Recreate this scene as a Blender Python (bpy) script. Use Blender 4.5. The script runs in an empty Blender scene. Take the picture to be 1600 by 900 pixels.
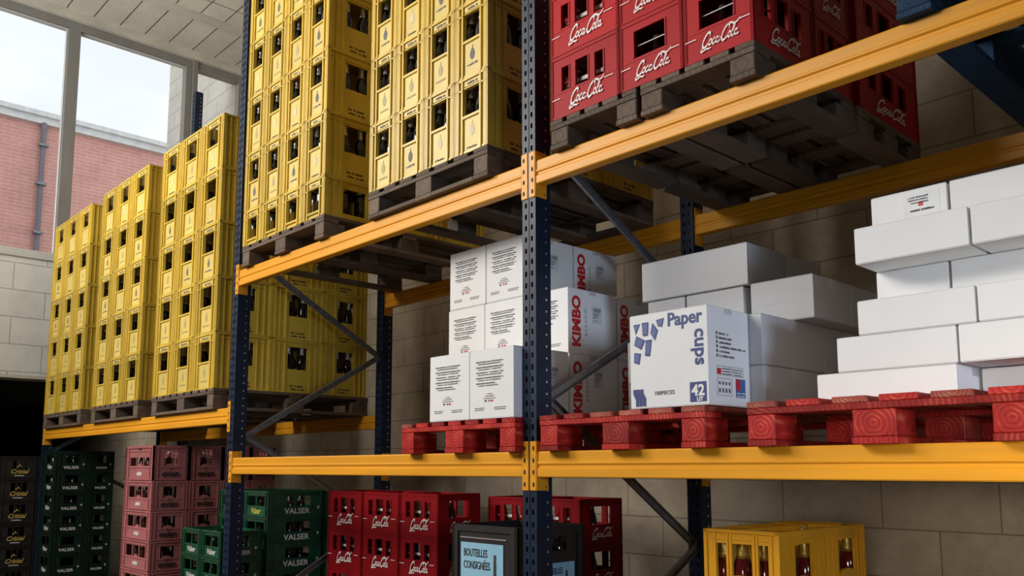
import bpy, math, random
from mathutils import Matrix, Vector
random.seed(7)
S = bpy.context.scene
COL = S.collection
PI = math.pi

# ------------------------------------------------------------------ materials
MATS = {}
def mat(name, col, rough=.5, metal=0., var=.12, nscale=6., bump=0., bscale=60., rnd=0., col2=None, spec=.5, stretch=(1,1,1), ramp=(.35,.7)):
    if name in MATS: return MATS[name]
    m = bpy.data.materials.new(name); m.use_nodes = True
    nt = m.node_tree; N = nt.nodes; L = nt.links
    b = N['Principled BSDF']
    b.inputs['Roughness'].default_value = rough
    b.inputs['Metallic'].default_value = metal
    b.inputs['Specular IOR Level'].default_value = spec
    c1 = (*col, 1)
    c2 = (*(col2 if col2 else tuple(c*(1-var*1.6) for c in col)), 1)
    tc = N.new('ShaderNodeTexCoord'); mp = N.new('ShaderNodeMapping')
    mp.inputs['Scale'].default_value = stretch
    L.new(tc.outputs['Object'], mp.inputs['Vector'])
    n = N.new('ShaderNodeTexNoise'); n.inputs['Scale'].default_value = nscale; n.inputs['Detail'].default_value = 5
    L.new(mp.outputs[0], n.inputs['Vector'])
    cr = N.new('ShaderNodeValToRGB')
    cr.color_ramp.elements[0].position = ramp[0]; cr.color_ramp.elements[1].position = ramp[1]
    cr.color_ramp.elements[0].color = c2; cr.color_ramp.elements[1].color = c1
    L.new(n.outputs['Fac'], cr.inputs['Fac'])
    out = cr.outputs['Color']
    if rnd:
        oi = N.new('ShaderNodeObjectInfo')
        mr = N.new('ShaderNodeMapRange'); mr.inputs['To Min'].default_value = 1-rnd; mr.inputs['To Max'].default_value = 1+rnd*.5
        L.new(oi.outputs['Random'], mr.inputs['Value'])
        hs = N.new('ShaderNodeHueSaturation'); L.new(mr.outputs[0], hs.inputs['Value']); L.new(out, hs.inputs['Color'])
        out = hs.outputs['Color']
    L.new(out, b.inputs['Base Color'])
    if bump:
        n2 = N.new('ShaderNodeTexNoise'); n2.inputs['Scale'].default_value = bscale; n2.inputs['Detail'].default_value = 4
        L.new(mp.outputs[0], n2.inputs['Vector'])
        bp = N.new('ShaderNodeBump'); bp.inputs['Strength'].default_value = bump; bp.inputs['Distance'].default_value = .004
        L.new(n2.outputs['Fac'], bp.inputs['Height']); L.new(bp.outputs[0], b.inputs['Normal'])
    MATS[name] = m
    return m

def masonry(name, col, colb, mortar, bw, bh, axes='xz', msize=.006, offset=.5, bump=.6, speck=True, contrast=1.):
    m = bpy.data.materials.new(name); m.use_nodes = True
    nt = m.node_tree; N = nt.nodes; L = nt.links; b = N['Principled BSDF']
    b.inputs['Roughness'].default_value = .92; b.inputs['Specular IOR Level'].default_value = .15
    tc = N.new('ShaderNodeTexCoord'); sp = N.new('ShaderNodeSeparateXYZ'); cb = N.new('ShaderNodeCombineXYZ')
    L.new(tc.outputs['Object'], sp.inputs[0])
    L.new(sp.outputs['xyz'.index(axes[0])], cb.inputs[0]); L.new(sp.outputs['xyz'.index(axes[1])], cb.inputs[1])
    br = N.new('ShaderNodeTexBrick'); L.new(cb.outputs[0], br.inputs['Vector'])
    br.offset = offset; br.inputs['Scale'].default_value = 1
    br.inputs['Brick Width'].default_value = bw; br.inputs['Row Height'].default_value = bh
    br.inputs['Mortar Size'].default_value = msize; br.inputs['Mortar Smooth'].default_value = .2; br.inputs['Bias'].default_value = 0
    br.inputs['Color1'].default_value = (*col, 1); br.inputs['Color2'].default_value = (*colb, 1); br.inputs['Mortar'].default_value = (*mortar, 1)
    n = N.new('ShaderNodeTexNoise'); n.inputs['Scale'].default_value = 2.2; n.inputs['Detail'].default_value = 8; n.inputs['Roughness'].default_value = .7
    L.new(tc.outputs['Object'], n.inputs['Vector'])
    mr = N.new('ShaderNodeMapRange'); mr.inputs['From Min'].default_value = .3; mr.inputs['From Max'].default_value = .7
    mr.inputs['To Min'].default_value = 1-.14*contrast; mr.inputs['To Max'].default_value = 1+.1*contrast
    L.new(n.outputs['Fac'], mr.inputs['Value'])
    mx = N.new('ShaderNodeMix'); mx.data_type = 'RGBA'; mx.blend_type = 'MULTIPLY'; mx.inputs[0].default_value = 1
    L.new(br.outputs['Color'], mx.inputs[6]); L.new(mr.outputs[0], mx.inputs[7])
    out = mx.outputs[2]
    hgt = br.outputs['Fac']
    if speck:
        n3 = N.new('ShaderNodeTexVoronoi'); n3.inputs['Scale'].default_value = 42
        L.new(tc.outputs['Object'], n3.inputs['Vector'])
        n4 = N.new('ShaderNodeTexNoise'); n4.inputs['Scale'].default_value = 9; L.new(tc.outputs['Object'], n4.inputs['Vector'])
        ad = N.new('ShaderNodeMath'); ad.operation = 'ADD'; L.new(n3.outputs['Distance'], ad.inputs[0])
        mm = N.new('ShaderNodeMath'); mm.operation = 'MULTIPLY'; mm.inputs[1].default_value = .55; L.new(n4.outputs['Fac'], mm.inputs[0]); L.new(mm.outputs[0], ad.inputs[1])
        r2 = N.new('ShaderNodeValToRGB'); r2.color_ramp.elements[0].position = .27; r2.color_ramp.elements[1].position = .34
        r2.color_ramp.elements[0].color = (.45,.44,.42,1); r2.color_ramp.elements[1].color = (1,1,1,1)
        L.new(ad.outputs[0], r2.inputs['Fac'])
        m2 = N.new('ShaderNodeMix'); m2.data_type = 'RGBA'; m2.blend_type = 'MULTIPLY'; m2.inputs[0].default_value = 1
        L.new(out, m2.inputs[6]); L.new(r2.outputs['Color'], m2.inputs[7]); out = m2.outputs[2]
    L.new(out, b.inputs['Base Color'])
    n2 = N.new('ShaderNodeTexNoise'); n2.inputs['Scale'].default_value = 70; n2.inputs['Detail'].default_value = 6
    L.new(tc.outputs['Object'], n2.inputs['Vector'])
    s = N.new('ShaderNodeMath'); s.operation = 'MULTIPLY_ADD'; s.inputs[1].default_value = -1.2
    L.new(hgt, s.inputs[0]); L.new(n2.outputs['Fac'], s.inputs[2])
    bp = N.new('ShaderNodeBump'); bp.inputs['Strength'].default_value = bump; bp.inputs['Distance'].default_value = .006
    L.new(s.outputs[0], bp.inputs['Height']); L.new(bp.outputs[0], b.inputs['Normal'])
    return m

def wood(name, c1, c2, rough=.75, scale=1., ringc=None, rnd=.25):
    """sawn timber: streaks along the board plus ring figure"""
    if name in MATS: return MATS[name]
    m = bpy.data.materials.new(name); m.use_nodes = True
    nt = m.node_tree; N = nt.nodes; L = nt.links; b = N['Principled BSDF']
    b.inputs['Roughness'].default_value = rough; b.inputs['Specular IOR Level'].default_value = .25
    tc = N.new('ShaderNodeTexCoord')
    w = N.new('ShaderNodeTexWave'); w.wave_type = 'RINGS'; w.rings_direction = 'Y'
    w.inputs['Scale'].default_value = 26*scale; w.inputs['Distortion'].default_value = 5; w.inputs['Detail'].default_value = 3; w.inputs['Detail Scale'].default_value = .9
    L.new(tc.outputs['Object'], w.inputs['Vector'])
    n = N.new('ShaderNodeTexNoise'); n.inputs['Scale'].default_value = 14*scale; n.inputs['Detail'].default_value = 8
    L.new(tc.outputs['Object'], n.inputs['Vector'])
    ad = N.new('ShaderNodeMath'); ad.operation = 'MULTIPLY_ADD'; ad.inputs[1].default_value = .28
    L.new(w.outputs['Fac'], ad.inputs[0]); L.new(n.outputs['Fac'], ad.inputs[2])
    cr = N.new('ShaderNodeValToRGB'); cr.color_ramp.elements[0].position = .35; cr.color_ramp.elements[1].position = .95
    cr.color_ramp.elements[0].color = (*c2,1); cr.color_ramp.elements[1].color = (*c1,1)
    if ringc:
        cr.color_ramp.elements[1].position = .78; e = cr.color_ramp.elements.new(.90); e.color = (*ringc,1)
    L.new(ad.outputs[0], cr.inputs['Fac'])
    oi = N.new('ShaderNodeObjectInfo'); mr = N.new('ShaderNodeMapRange'); mr.inputs['To Min'].default_value = 1-rnd; mr.inputs['To Max'].default_value = 1+rnd
    L.new(oi.outputs['Random'], mr.inputs['Value'])
    hs = N.new('ShaderNodeHueSaturation'); L.new(mr.outputs[0], hs.inputs['Value']); L.new(cr.outputs['Color'], hs.inputs['Color'])
    L.new(hs.outputs['Color'], b.inputs['Base Color'])
    bp = N.new('ShaderNodeBump'); bp.inputs['Strength'].default_value = .5; bp.inputs['Distance'].default_value = .003
    L.new(ad.outputs[0], bp.inputs['Height']); L.new(bp.outputs[0], b.inputs['Normal'])
    MATS[name] = m
    return m

Y_ = mat('yellow_plastic', (.75,.525,.062), .38, var=.10, nscale=5, rnd=.14, bump=.15, bscale=25)
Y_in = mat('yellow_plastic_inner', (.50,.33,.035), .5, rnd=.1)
Y_lab = mat('yellow_label', (.78,.59,.15), .45, var=.08, rnd=.1)
Y_big = mat('golden_plastic', (.78,.36,.014), .45, spec=.3, var=.1, rnd=.08)
INKD = mat('dark_ink', (.05,.05,.05), .6)
INKF = mat('faded_ink', (.50,.42,.20), .6)
INKW = mat('pale_ink', (.74,.66,.42), .6)
INKG = mat('grey_ink', (.16,.155,.15), .7, var=.1)
INKL = mat('light_grey_ink', (.42,.42,.43), .7)
WHT = mat('white_ink', (.85,.83,.80), .5, var=.05)
REDI = mat('red_ink', (.62,.02,.02), .5, var=.05)
BLUI = mat('blue_ink', (.030,.050,.20), .5, var=.05)
BLUL = mat('light_blue_ink', (.085,.12,.33), .5, var=.05)
ORA = mat('orange_paint', (.88,.38,.018), .42, spec=.35, var=.10, nscale=3, stretch=(.4,1,6), rnd=.03, bump=.05, bscale=40)
NAVY = mat('navy_paint', (.008,.022,.054), .45, spec=.35, var=.25, nscale=9, bump=.1)
GALV = mat('galvanised', (.30,.31,.33), .42, .7, var=.2, nscale=30)
STUD = mat('bright_metal', (.75,.75,.76), .3, .8)
DARK = mat('dark_hole', (.006,.007,.01), .8)
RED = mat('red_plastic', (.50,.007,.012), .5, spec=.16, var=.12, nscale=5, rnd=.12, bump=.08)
RED_shade = mat('red_plastic_baked_shade', (.26,.005,.009), .5, spec=.16, var=.12, nscale=5, rnd=.12)  # same red darkened: shade of the lower crates put into the colour
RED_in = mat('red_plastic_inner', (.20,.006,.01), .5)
PINK = mat('pink_plastic', (.50,.17,.17), .42, var=.12, rnd=.1)
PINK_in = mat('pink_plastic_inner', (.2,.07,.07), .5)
GRN = mat('green_plastic', (.012,.095,.045), .36, var=.2, rnd=.12)
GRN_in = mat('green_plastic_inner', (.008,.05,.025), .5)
GRND = mat('dark_green_plastic', (.006,.026,.014), .42, var=.2, rnd=.1)
BLK = mat('black_plastic', (.013,.012,.011), .45, var=.2)
BLK2 = mat('black_brown_plastic', (.022,.019,.017), .5, var=.2)
GLB = mat('bottle_glass_dark', (.012,.010,.008), .08, var=.2, spec=.7)
GLR = mat('bottle_glass_red', (.10,.008,.008), .1, spec=.7)
GLC = mat('bottle_cola', (.035,.012,.008), .1, spec=.7)
FOIL = mat('silver_foil', (.70,.70,.72), .28, .6, var=.15, nscale=80)
GOLD = mat('gold_foil', (.62,.40,.08), .35, .5, var=.25, nscale=60)
CART = mat('white_carton', (.84,.835,.83), .72, var=.035, nscale=3, rnd=.05, bump=.08, bscale=8, spec=.25)
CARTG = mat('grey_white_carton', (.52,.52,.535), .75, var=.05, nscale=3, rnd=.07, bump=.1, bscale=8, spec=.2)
TAPE = mat('clear_tape', (.62,.62,.63), .18, var=.06, nscale=20)
SIGNB = mat('pale_blue_sign', (.32,.60,.78), .4, var=.04)
PWOOD = wood('grey_pallet_wood', (.17,.125,.092), (.095,.068,.050),scale=.5)
PRED = wood('red_pallet_wood', (.42,.022,.016), (.22,.008,.008), rough=.5, scale=.8, ringc=(.52,.09,.05), rnd=.35)
PREDX = wood('red_pallet_wood_worn', (.40,.09,.06), (.20,.03,.02), rough=.6, scale=1.2, ringc=(.5,.22,.14), rnd=.3)
PBLU = wood('blue_pallet_wood', (.020,.065,.14), (.008,.026,.06), rnd=.2)
WALL_B = masonry('concrete_block', (.42,.355,.265), (.375,.315,.235), (.22,.18,.135), .575, .25, 'xz', .0045, contrast=2.2)
WALL_X = masonry('block_baked_daylight', (.86,.83,.74), (.80,.77,.69), (.55,.53,.47), .575, .25, 'xz', .006)  # daylight put into the colour: paler copy of the wall block
WALL_L = masonry('pale_concrete_block', (.66,.66,.64), (.61,.61,.59), (.42,.42,.41), .62, .285, 'yz', .006)
WALL_D = masonry('block_baked_shade', (.06,.055,.045), (.05,.045,.04), (.03,.03,.025), .5, .218, 'xz', .0065)  # shade put into the colour: dark copy of the block for unseen walls
BRICK = masonry('far_brick', (.74,.37,.32), (.70,.34,.29), (.78,.50,.44), .28, .075, 'yz', .008, speck=False, bump=.1)
CEIL = masonry('ceiling_panel', (.66,.61,.51), (.60,.56,.46), (.14,.125,.11), 3.0, .28, 'xy', .007, offset=0, bump=.9)
CONC = mat('cast_concrete', (.62,.58,.49), .9, var=.18, nscale=5, stretch=(1,.5,1), bump=.5, bscale=30)
CORN = mat('pale_cornice', (.85,.85,.83), .8)
FRAME = mat('window_aluminium', (.27,.26,.24), .5, .2, var=.1, stretch=(1,1,.2))
FRAMEL = mat('window_aluminium_light', (.62,.63,.62), .4, .2, var=.05)
FLOOR = mat('concrete_floor', (.12,.11,.10), .8, var=.2, nscale=2, bump=.1)
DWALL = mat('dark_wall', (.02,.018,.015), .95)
PIPE = mat('downpipe_grey', (.22,.20,.24), .6)
GLASS = bpy.data.materials.new('window_glass'); GLASS.use_nodes = True
_n = GLASS.node_tree.nodes; _l = GLASS.node_tree.links
_n.clear(); _o = _n.new('ShaderNodeOutputMaterial'); _m = _n.new('ShaderNodeMixShader'); _t = _n.new('ShaderNodeBsdfTransparent'); _g = _n.new('ShaderNodeBsdfGlossy')
_t.inputs[0].default_value = (.95,.97,.97,1); _g.inputs['Roughness'].default_value = .02; _m.inputs[0].default_value = .05
_l.new(_t.outputs[0], _m.inputs[1]); _l.new(_g.outputs[0], _m.inputs[2]); _l.new(_m.outputs[0], _o.inputs[0])

# ------------------------------------------------------------------ mesh helpers
class MB:
    def __init__(s): s.v = []; s.f = []; s.mi = []; s.m = 0
    def add(s, vs, fs):
        o = len(s.v); s.v += [tuple(v) for v in vs]
        for f in fs: s.f.append(tuple(i+o for i in f)); s.mi.append(s.m)
    def box(s, x0,y0,z0,x1,y1,z1):
        if x1 < x0: x0,x1 = x1,x0
        if y1 < y0: y0,y1 = y1,y0
        if z1 < z0: z0,z1 = z1,z0
        s.add([(x0,y0,z0),(x1,y0,z0),(x1,y1,z0),(x0,y1,z0),(x0,y0,z1),(x1,y0,z1),(x1,y1,z1),(x0,y1,z1)],
              [(0,3,2,1),(4,5,6,7),(0,1,5,4),(1,2,6,5),(2,3,7,6),(3,0,4,7)])
    def bar(s, a, b, w, t, up=(1,0,0)):
        a = Vector(a); b = Vector(b); d = (b-a).normalized(); u = Vector(up); n = d.cross(u).normalized(); u = n.cross(d).normalized()
        vs = []
        for p in (a,b):
            for i,j in ((-1,-1),(1,-1),(1,1),(-1,1)): vs.append(p+u*(i*t/2)+n*(j*w/2))
        s.add(vs, [(0,1,2,3),(7,6,5,4),(0,4,5,1),(1,5,6,2),(2,6,7,3),(3,7,4,0)])
    def lathe(s, prof, n=12, c=(0,0)):
        vs = []; fs = []
        for r,z in prof:
            for k in range(n):
                a = 2*PI*k/n; vs.append((c[0]+r*math.cos(a), c[1]+r*math.sin(a), z))
        m = len(prof)
        for i in range(m-1):
            for k in range(n):
                k2 = (k+1)%n; fs.append((i*n+k, i*n+k2, (i+1)*n+k2, (i+1)*n+k))
        fs.append(tuple(range(n-1,-1,-1))); fs.append(tuple((m-1)*n+k for k in range(n)))
        s.add(vs, fs)
    def prism(s, pts, y0, y1):
        """polygon in xz extruded along y"""
        n = len(pts)
        vs = [(p[0],y0,p[1]) for p in pts]+[(p[0],y1,p[1]) for p in pts]
        fs = [tuple(range(n)), tuple(range(2*n-1,n-1,-1))]+[(i,(i+1)%n+0,(i+1)%n+n,i+n)[::-1] for i in range(n)]
        s.add(vs, fs)
    def extr_x(s, pts, x0, x1):
        """polygon in yz extruded along x"""
        n = len(pts)
        vs = [(x0,p[0],p[1]) for p in pts]+[(x1,p[0],p[1]) for p in pts]
        s.add(vs, [tuple(range(n)), tuple(range(2*n-1,n-1,-1))]+[((i+1)%n,i,i+n,(i+1)%n+n) for i in range(n)])
    def side(s, fr, W, H, holes, t, z0=0.):
        """panel with rectangular holes. fr(u,n,z)->xyz, n outward"""
        us = sorted(set([0,W]+[h[0] for h in holes]+[h[2] for h in holes]))
        for a,b in zip(us[:-1], us[1:]):
            if b-a < 1e-5: continue
            mid = (a+b)/2; hs = sorted([(h[1],h[3]) for h in holes if h[0] < mid < h[2]])
            z = z0
            for h0,h1 in hs:
                if h0 > z: s.fbox(fr, a,-t,z, b,0,h0)
                z = h1
            if z < z0+H: s.fbox(fr, a,-t,z, b,0,z0+H)
    def fbox(s, fr, u0,n0,z0,u1,n1,z1):
        p = fr(u0,n0,z0); q = fr(u1,n1,z1); s.box(*p,*q)
    def mesh(s, name, mats):
        me = bpy.data.meshes.new(name); me.from_pydata(s.v, [], s.f)
        for m in (mats if isinstance(mats,(list,tuple)) else [mats]): me.materials.append(m)
        for i,p in enumerate(me.polygons): p.material_index = s.mi[i]
        me.update()
        import bmesh
        bm = bmesh.new(); bm.from_mesh(me); bmesh.ops.recalc_face_normals(bm, faces=bm.faces); bm.to_mesh(me); bm.free()
        return me
def link(name, me, parent=None, loc=(0,0,0), rot=(0,0,0), scale=(1,1,1)):
    o = bpy.data.objects.new(name, me); COL.objects.link(o)
    o.location = loc; o.rotation_euler = rot; o.scale = scale
    if parent: o.parent = parent
    return o
def tag(o, label, cat, group=None, kind=None):
    o['label'] = label; o['category'] = cat
    if group: o['group'] = group
    if kind: o['kind'] = kind
    return o
def thing(name, loc, label=None, cat=None, group=None, rz=0):
    o = bpy.data.objects.new(name, None); COL.objects.link(o); o.empty_display_size = .1
    o.location = loc; o.rotation_euler = (0,0,rz)
    if label: tag(o, label, cat, group)
    return o
def struct(name, me, loc=(0,0,0)):
    o = link(name, me, None, loc); o['kind'] = 'structure'; return o
def bevel(o, w=.003, seg=1):
    m = o.modifiers.new('bevel','BEVEL'); m.width = w; m.segments = seg; m.limit_method = 'ANGLE'; return o
ORD = ['first','second','third','fourth','fifth','sixth','seventh','eighth']

# ------------------------------------------------------------------ lettering
_TX = {}
def text_mesh(t, size, m, bold=0., shear=0., xs=1., align='CENTER', space=1.):
    k = (t,size,m.name,bold,shear,xs,align,space)
    if k in _TX: return _TX[k]
    c = bpy.data.curves.new('lettering','FONT'); c.body = t; c.size = size; c.offset = bold; c.shear = shear; c.align_x = align
    c.space_character = space; c.extrude = .0006; c.resolution_u = 3
    o = bpy.data.objects.new('lettering_tmp', c); COL.objects.link(o)
    bpy.context.view_layer.update()
    me = bpy.data.meshes.new_from_object(o.evaluated_get(bpy.context.evaluated_depsgraph_get()))
    bpy.data.objects.remove(o); bpy.data.curves.remove(c)
    me.materials.clear(); me.materials.append(m)
    for v in me.vertices: v.co.x *= xs
    _TX[k] = me
    return me
FRONT = (PI/2,0,0); RIGHT = (PI/2,0,PI/2)
def cr_spline(P, n=8, closed=False):
    out = []; m = len(P)
    rng = range(m) if closed else range(m-1)
    for i in rng:
        if closed: p0,p1,p2,p3 = P[i-1],P[i],P[(i+1)%m],P[(i+2)%m]
        else: p0 = P[max(i-1,0)]; p1 = P[i]; p2 = P[i+1]; p3 = P[min(i+2,m-1)]
        for k in range(n):
            t = k/n
            out.append(tuple(.5*((2*p1[j])+(-p0[j]+p2[j])*t+(2*p0[j]-5*p1[j]+4*p2[j]-p3[j])*t*t+(-p0[j]+3*p1[j]-3*p2[j]+p3[j])*t**3) for j in (0,1)))
    out.append(P[0] if closed else P[-1])
    return out
def stroke(mb, P, w0, w1, closed=False, taper=True, shear=.0, sc=1., nib=2.2, z=.0008):
    pts = cr_spline(P, 7, closed); n = len(pts); L = []; R = []
    for i,p in enumerate(pts):
        a = pts[max(i-1,0)]; b = pts[min(i+1,n-1)]; dx,dy = b[0]-a[0],b[1]-a[1]; l = math.hypot(dx,dy) or 1
        ang = math.atan2(dy,dx); w = w0+(w1-w0)*abs(math.sin(ang-nib+PI/2-.9))
        if taper and not closed: w *= min(1,.35+ i/n*4, .35+(n-1-i)/n*4)
        nx,ny = -dy/l*w/2, dx/l*w/2
        L.append((p[0]+nx,p[1]+ny)); R.append((p[0]-nx,p[1]-ny))
    for i in range(n-1):
        q = [L[i],R[i],R[i+1],L[i+1]]
        mb.add([((x+shear*y)*sc, y*sc, z) for x,y in q], [(0,1,2,3)])
def ell(cx,cy,rx,ry,a0=0,a1=360,n=10):
    return [(cx+rx*math.cos(math.radians(a0+(a1-a0)*i/n)), cy+ry*math.sin(math.radians(a0+(a1-a0)*i/n))) for i in range(n+(0 if a1-a0==360 else 1))]
def script_logo(width, m):
    mb = MB(); sh = .28; sc = width/7.6; kw = dict(shear=sh, sc=sc)
    C = lambda x: [(x+1.25,1.45),(x+1.35,1.85),(x+1.0,2.1),(x+.5,1.75),(x+.12,.95),(x+.2,.2),(x+.6,-.05),(x+1.1,.25),(x+1.35,.6)]
    stroke(mb, C(0), .17,.36, **kw)
    stroke(mb, [(.35,.0),(.0,-.35),(.15,-.62),(.6,-.5),(1.1,-.35),(1.6,-.48),(2.0,-.4)], .16,.26, **kw)
    for x in (1.62,):
        stroke(mb, ell(x,.5,.27,.42), .13,.27, closed=True, **kw)
    stroke(mb, [(2.5,.8),(2.35,.95),(2.1,.6),(2.1,.2),(2.35,.02),(2.6,.25),(2.75,.5)], .13,.27, **kw)
    stroke(mb, ell(2.98,.48,.25,.40), .13,.26, closed=True, **kw)
    stroke(mb, [(3.28,.92),(3.2,.3),(3.35,.03),(3.6,.35)], .13,.26, **kw)
    stroke(mb, [(3.5,.55),(3.8,.62)], .16,.16, **kw)
    stroke(mb, C(3.75), .17,.36, **kw)
    stroke(mb, [(4.6,1.85),(4.9,2.2),(5.4,2.15),(6.0,1.9),(6.5,2.05),(6.9,2.55)], .12,.28, **kw)
    stroke(mb, ell(5.35,.5,.26,.42), .13,.27, closed=True, **kw)
    stroke(mb, [(5.75,.4),(6.1,1.2),(6.15,1.75),(5.95,1.7),(5.85,1.0),(5.85,.2),(6.05,.02),(6.25,.3)], .13,.26, **kw)
    stroke(mb, ell(6.55,.48,.25,.40), .13,.26, closed=True, **kw)
    stroke(mb, [(6.85,.92),(6.78,.3),(6.95,.03),(7.2,.3)], .13,.26, **kw)
    return mb.mesh('script_logo', m)
def squig(n_words, length, h, m, seed=1, lines=1, lead=1.8, indent=0, centre=False, shrink=0):
    """rows of tiny printed characters too small to read"""
    r = random.Random(seed); mb = MB()
    for l in range(lines):
        x = indent*(l%2); y = -l*h*lead; L = length*(1-shrink*r.random())
        if centre: x = -L/2
        end = x+L
        while x < end:
            w = h*r.uniform(.35,.7); hh = h*r.uniform(.6,1)
            if r.random() < .13: x += h*.5; continue
            mb.add([(x,y,0.0008),(x+w,y,.0008),(x+w,y+hh,.0008),(x,y+hh,.0008)], [(0,1,2,3)])
            x += w+h*.14
    return mb.mesh('small_print', m)
def poly_mesh(polys, m, z=.0008):
    mb = MB()
    for p in polys: mb.add([(x,y,z) for x,y in p], [tuple(range(len(p)))])
    return mb.mesh('print', m)
def rect(x0,y0,x1,y1): return [(x0,y0),(x1,y0),(x1,y1),(x0,y1)]

# ------------------------------------------------------------------ copying things
def clone(root, loc, label, group=None, rz=None):
    r = root.copy(); COL.objects.link(r); r.location = loc
    if rz is not None: r.rotation_euler = (0,0,rz)
    r['label'] = label
    if group: r['group'] = group
    for ch in [c for c in root.children]:
        c = ch.copy(); COL.objects.link(c); c.parent = r
        for g in ch.children:
            d = g.copy(); COL.objects.link(d); d.parent = c
    return r
PROTO = {}
def place(key, maker, loc, label, cat, group=None, rz=0):
    if key not in PROTO:
        o = maker(); PROTO[key] = o; o.location = loc; o.rotation_euler = (0,0,rz); tag(o,label,cat,group); return o
    return clone(PROTO[key], loc, label, group, rz)

# ------------------------------------------------------------------ bottle crates
def faces(w,d):
    return {'F':(lambda u,n,z:(u,-n,z), w), 'R':(lambda u,n,z:(w+n,u,z), d), 'B':(lambda u,n,z:(w-u,d+n,z), w), 'L':(lambda u,n,z:(-n,d-u,z), d)}
_CM = {}
def yellow_meshes(w,d,h,cut):
    k = (w,d,h,cut)
    if k in _CM: return _CM[k]
    mb = MB(); H = .385 if cut else h; dz = H-h      # a cut crate is a shallow one: same top, low sill
    F = faces(w,d); t = .012; e = .011               # ribs stand e proud, outer size includes them
    for key in 'FRBL':
        fr,W = F[key]
        def g(u,n,z,fr=fr): return fr(u,n-e,z)
        if key in 'FB': hole = (.255*W, max(.02,.49*H-dz), .745*W, .85*H-dz)
        else: hole = (.315*W, max(.03,.44*H-dz), .69*W, .86*H-dz)
        mb.side(lambda u,n,z,fr=fr: g(u,n,z), W, h, [hole], t)
        if key in 'FB':
            for a,b in ((0,.05),(.085,.125),(.20,.245),(.75,.795),(.875,.915),(.95,1)):
                mb.fbox(g, a*W,0,0, b*W,e,h-.004)
            mb.fbox(g, 0,0,.835*H-dz, .24*W,e,.855*H-dz); mb.fbox(g, .76*W,0,.835*H-dz, W,e,.855*H-dz)
            mb.fbox(g, .2*W,0,.855*H-dz, .8*W,e*.5,.87*H-dz)
            if not cut or True: mb.fbox(g, .22*W,0,hole[1]-.012, .78*W,e-.001,hole[1])
        else:
            for a,b in ((0,.03),(.13,.15),(.245,.265),(.735,.755),(.85,.87),(.97,1)):
                mb.fbox(g, a*W,0,0, b*W,e*.6,h-.004)
            mb.fbox(g, 0,0,.885*H-dz, W,e*.5,.893*H-dz)
        mb.fbox(g, 0,0,h-.014, W,e,h-.002)            # top rim
        mb.fbox(g, 0,0,0, W,e*.5,.012)
    shell = mb.mesh('crate_shell', Y_)
    m2 = MB(); m2.box(.014,.014,.004,w-.014,d-.014,.014)
    nx = max(2,round(w/.095)); ny = max(3,round(d/.095))
    for i in range(1,nx): m2.box(w*i/nx-.0015,.02,.014, w*i/nx+.0015,d-.02,min(.19,h*.48))
    for j in range(1,ny): m2.box(.02,d*j/ny-.0015,.014, w-.02,d*j/ny+.0015,min(.19,h*.48))
    inner = m2.mesh('bottle_grid', Y_in)
    m3 = MB(); fr,W = F['F']
    m3.fbox(lambda u,n,z:fr(u,n-e,z), .26*W,0,.885*H-dz,.74*W,.004,.955*H-dz)
    pad = m3.mesh('label_plate', Y_lab)
    if not cut:
        m4 = MB(); m4.fbox(lambda u,n,z:fr(u,n-e,z), .272*W,0,.03*H,.718*W,.002,.465*H); _CM[('fp',w,d,h)] = m4.mesh('front_panel',Y_lab)
    _CM[k] = (shell,inner,pad); return _CM[k]
def pear(sz, m, key):
    pts = []
    for i in range(16):
        a = 2*PI*i/16; r = .5*(1-.35*math.sin(a)) if math.sin(a) > 0 else .5
        pts.append((r*math.cos(a)*sz*.75, math.sin(a)*sz*.62))
    ob = [pts, [(-.05*sz,.6*sz),(.05*sz,.6*sz),(.12*sz,.95*sz),(.02*sz,.9*sz)]]
    return poly_mesh(ob, m)
def yellow_crate(w,d,h,style,cut=False,sidelogo=False):
    def f():
        sh,inn,pad = yellow_meshes(w,d,h,cut)
        r = thing('bottle_crate',(0,0,0))
        link('crate_shell',sh,r); link('bottle_grid',inn,r); lp = link('label_plate',pad,r)
        ink = (INKG,INKF,INKW)[style]
        H = .385 if cut else h
        k = ('lab',w); 
        if k not in _CM: _CM[k] = squig(1,.28*w,.012,INKG,seed=int(w*1000))
        link('plate_print',_CM[k],lp,(.37*w,.0062,.90*H-(H-h)),FRONT)
        if not cut:
            k = ('emb',style,w,h)
            if k not in _CM:
                me = pear(.046, ink, k); _CM[k] = me; _CM[('sub',style,w,h)] = squig(1,.30*w,.011,(INKG,INKF,INKD)[style],seed=style+3,centre=True)
            fp = link('front_panel',_CM[('fp',round(w,4),round(d,4),round(h,4))],r); link('emblem',_CM[k],fp,(.5*w,.0084,.29*h),FRONT)
            link('small_print',_CM[('sub',style,w,h)],fp,(.5*w,.0084,(.14,.13,.05)[style]*h),FRONT)
            k = ('ss',d)
            if k not in _CM: _CM[k] = squig(1,.32*d,.013,INKD,seed=11,lines=2,shrink=.5)
            link('side_print',_CM[k],r,(w-.0105,.36*d,.11*h),RIGHT)
        if sidelogo:
            if 'sb' not in _CM:
                _CM['sb'] = poly_mesh([[(-.012,-.05),(.012,-.05),(.012,0),(.004,.025),(.004,.06),(-.004,.06),(-.004,.025),(-.012,0)]], INKG)
            link('side_emblem',_CM['sb'],r,(w-.0105,.56*d,.5*h),RIGHT)
        return r
    return f

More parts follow.
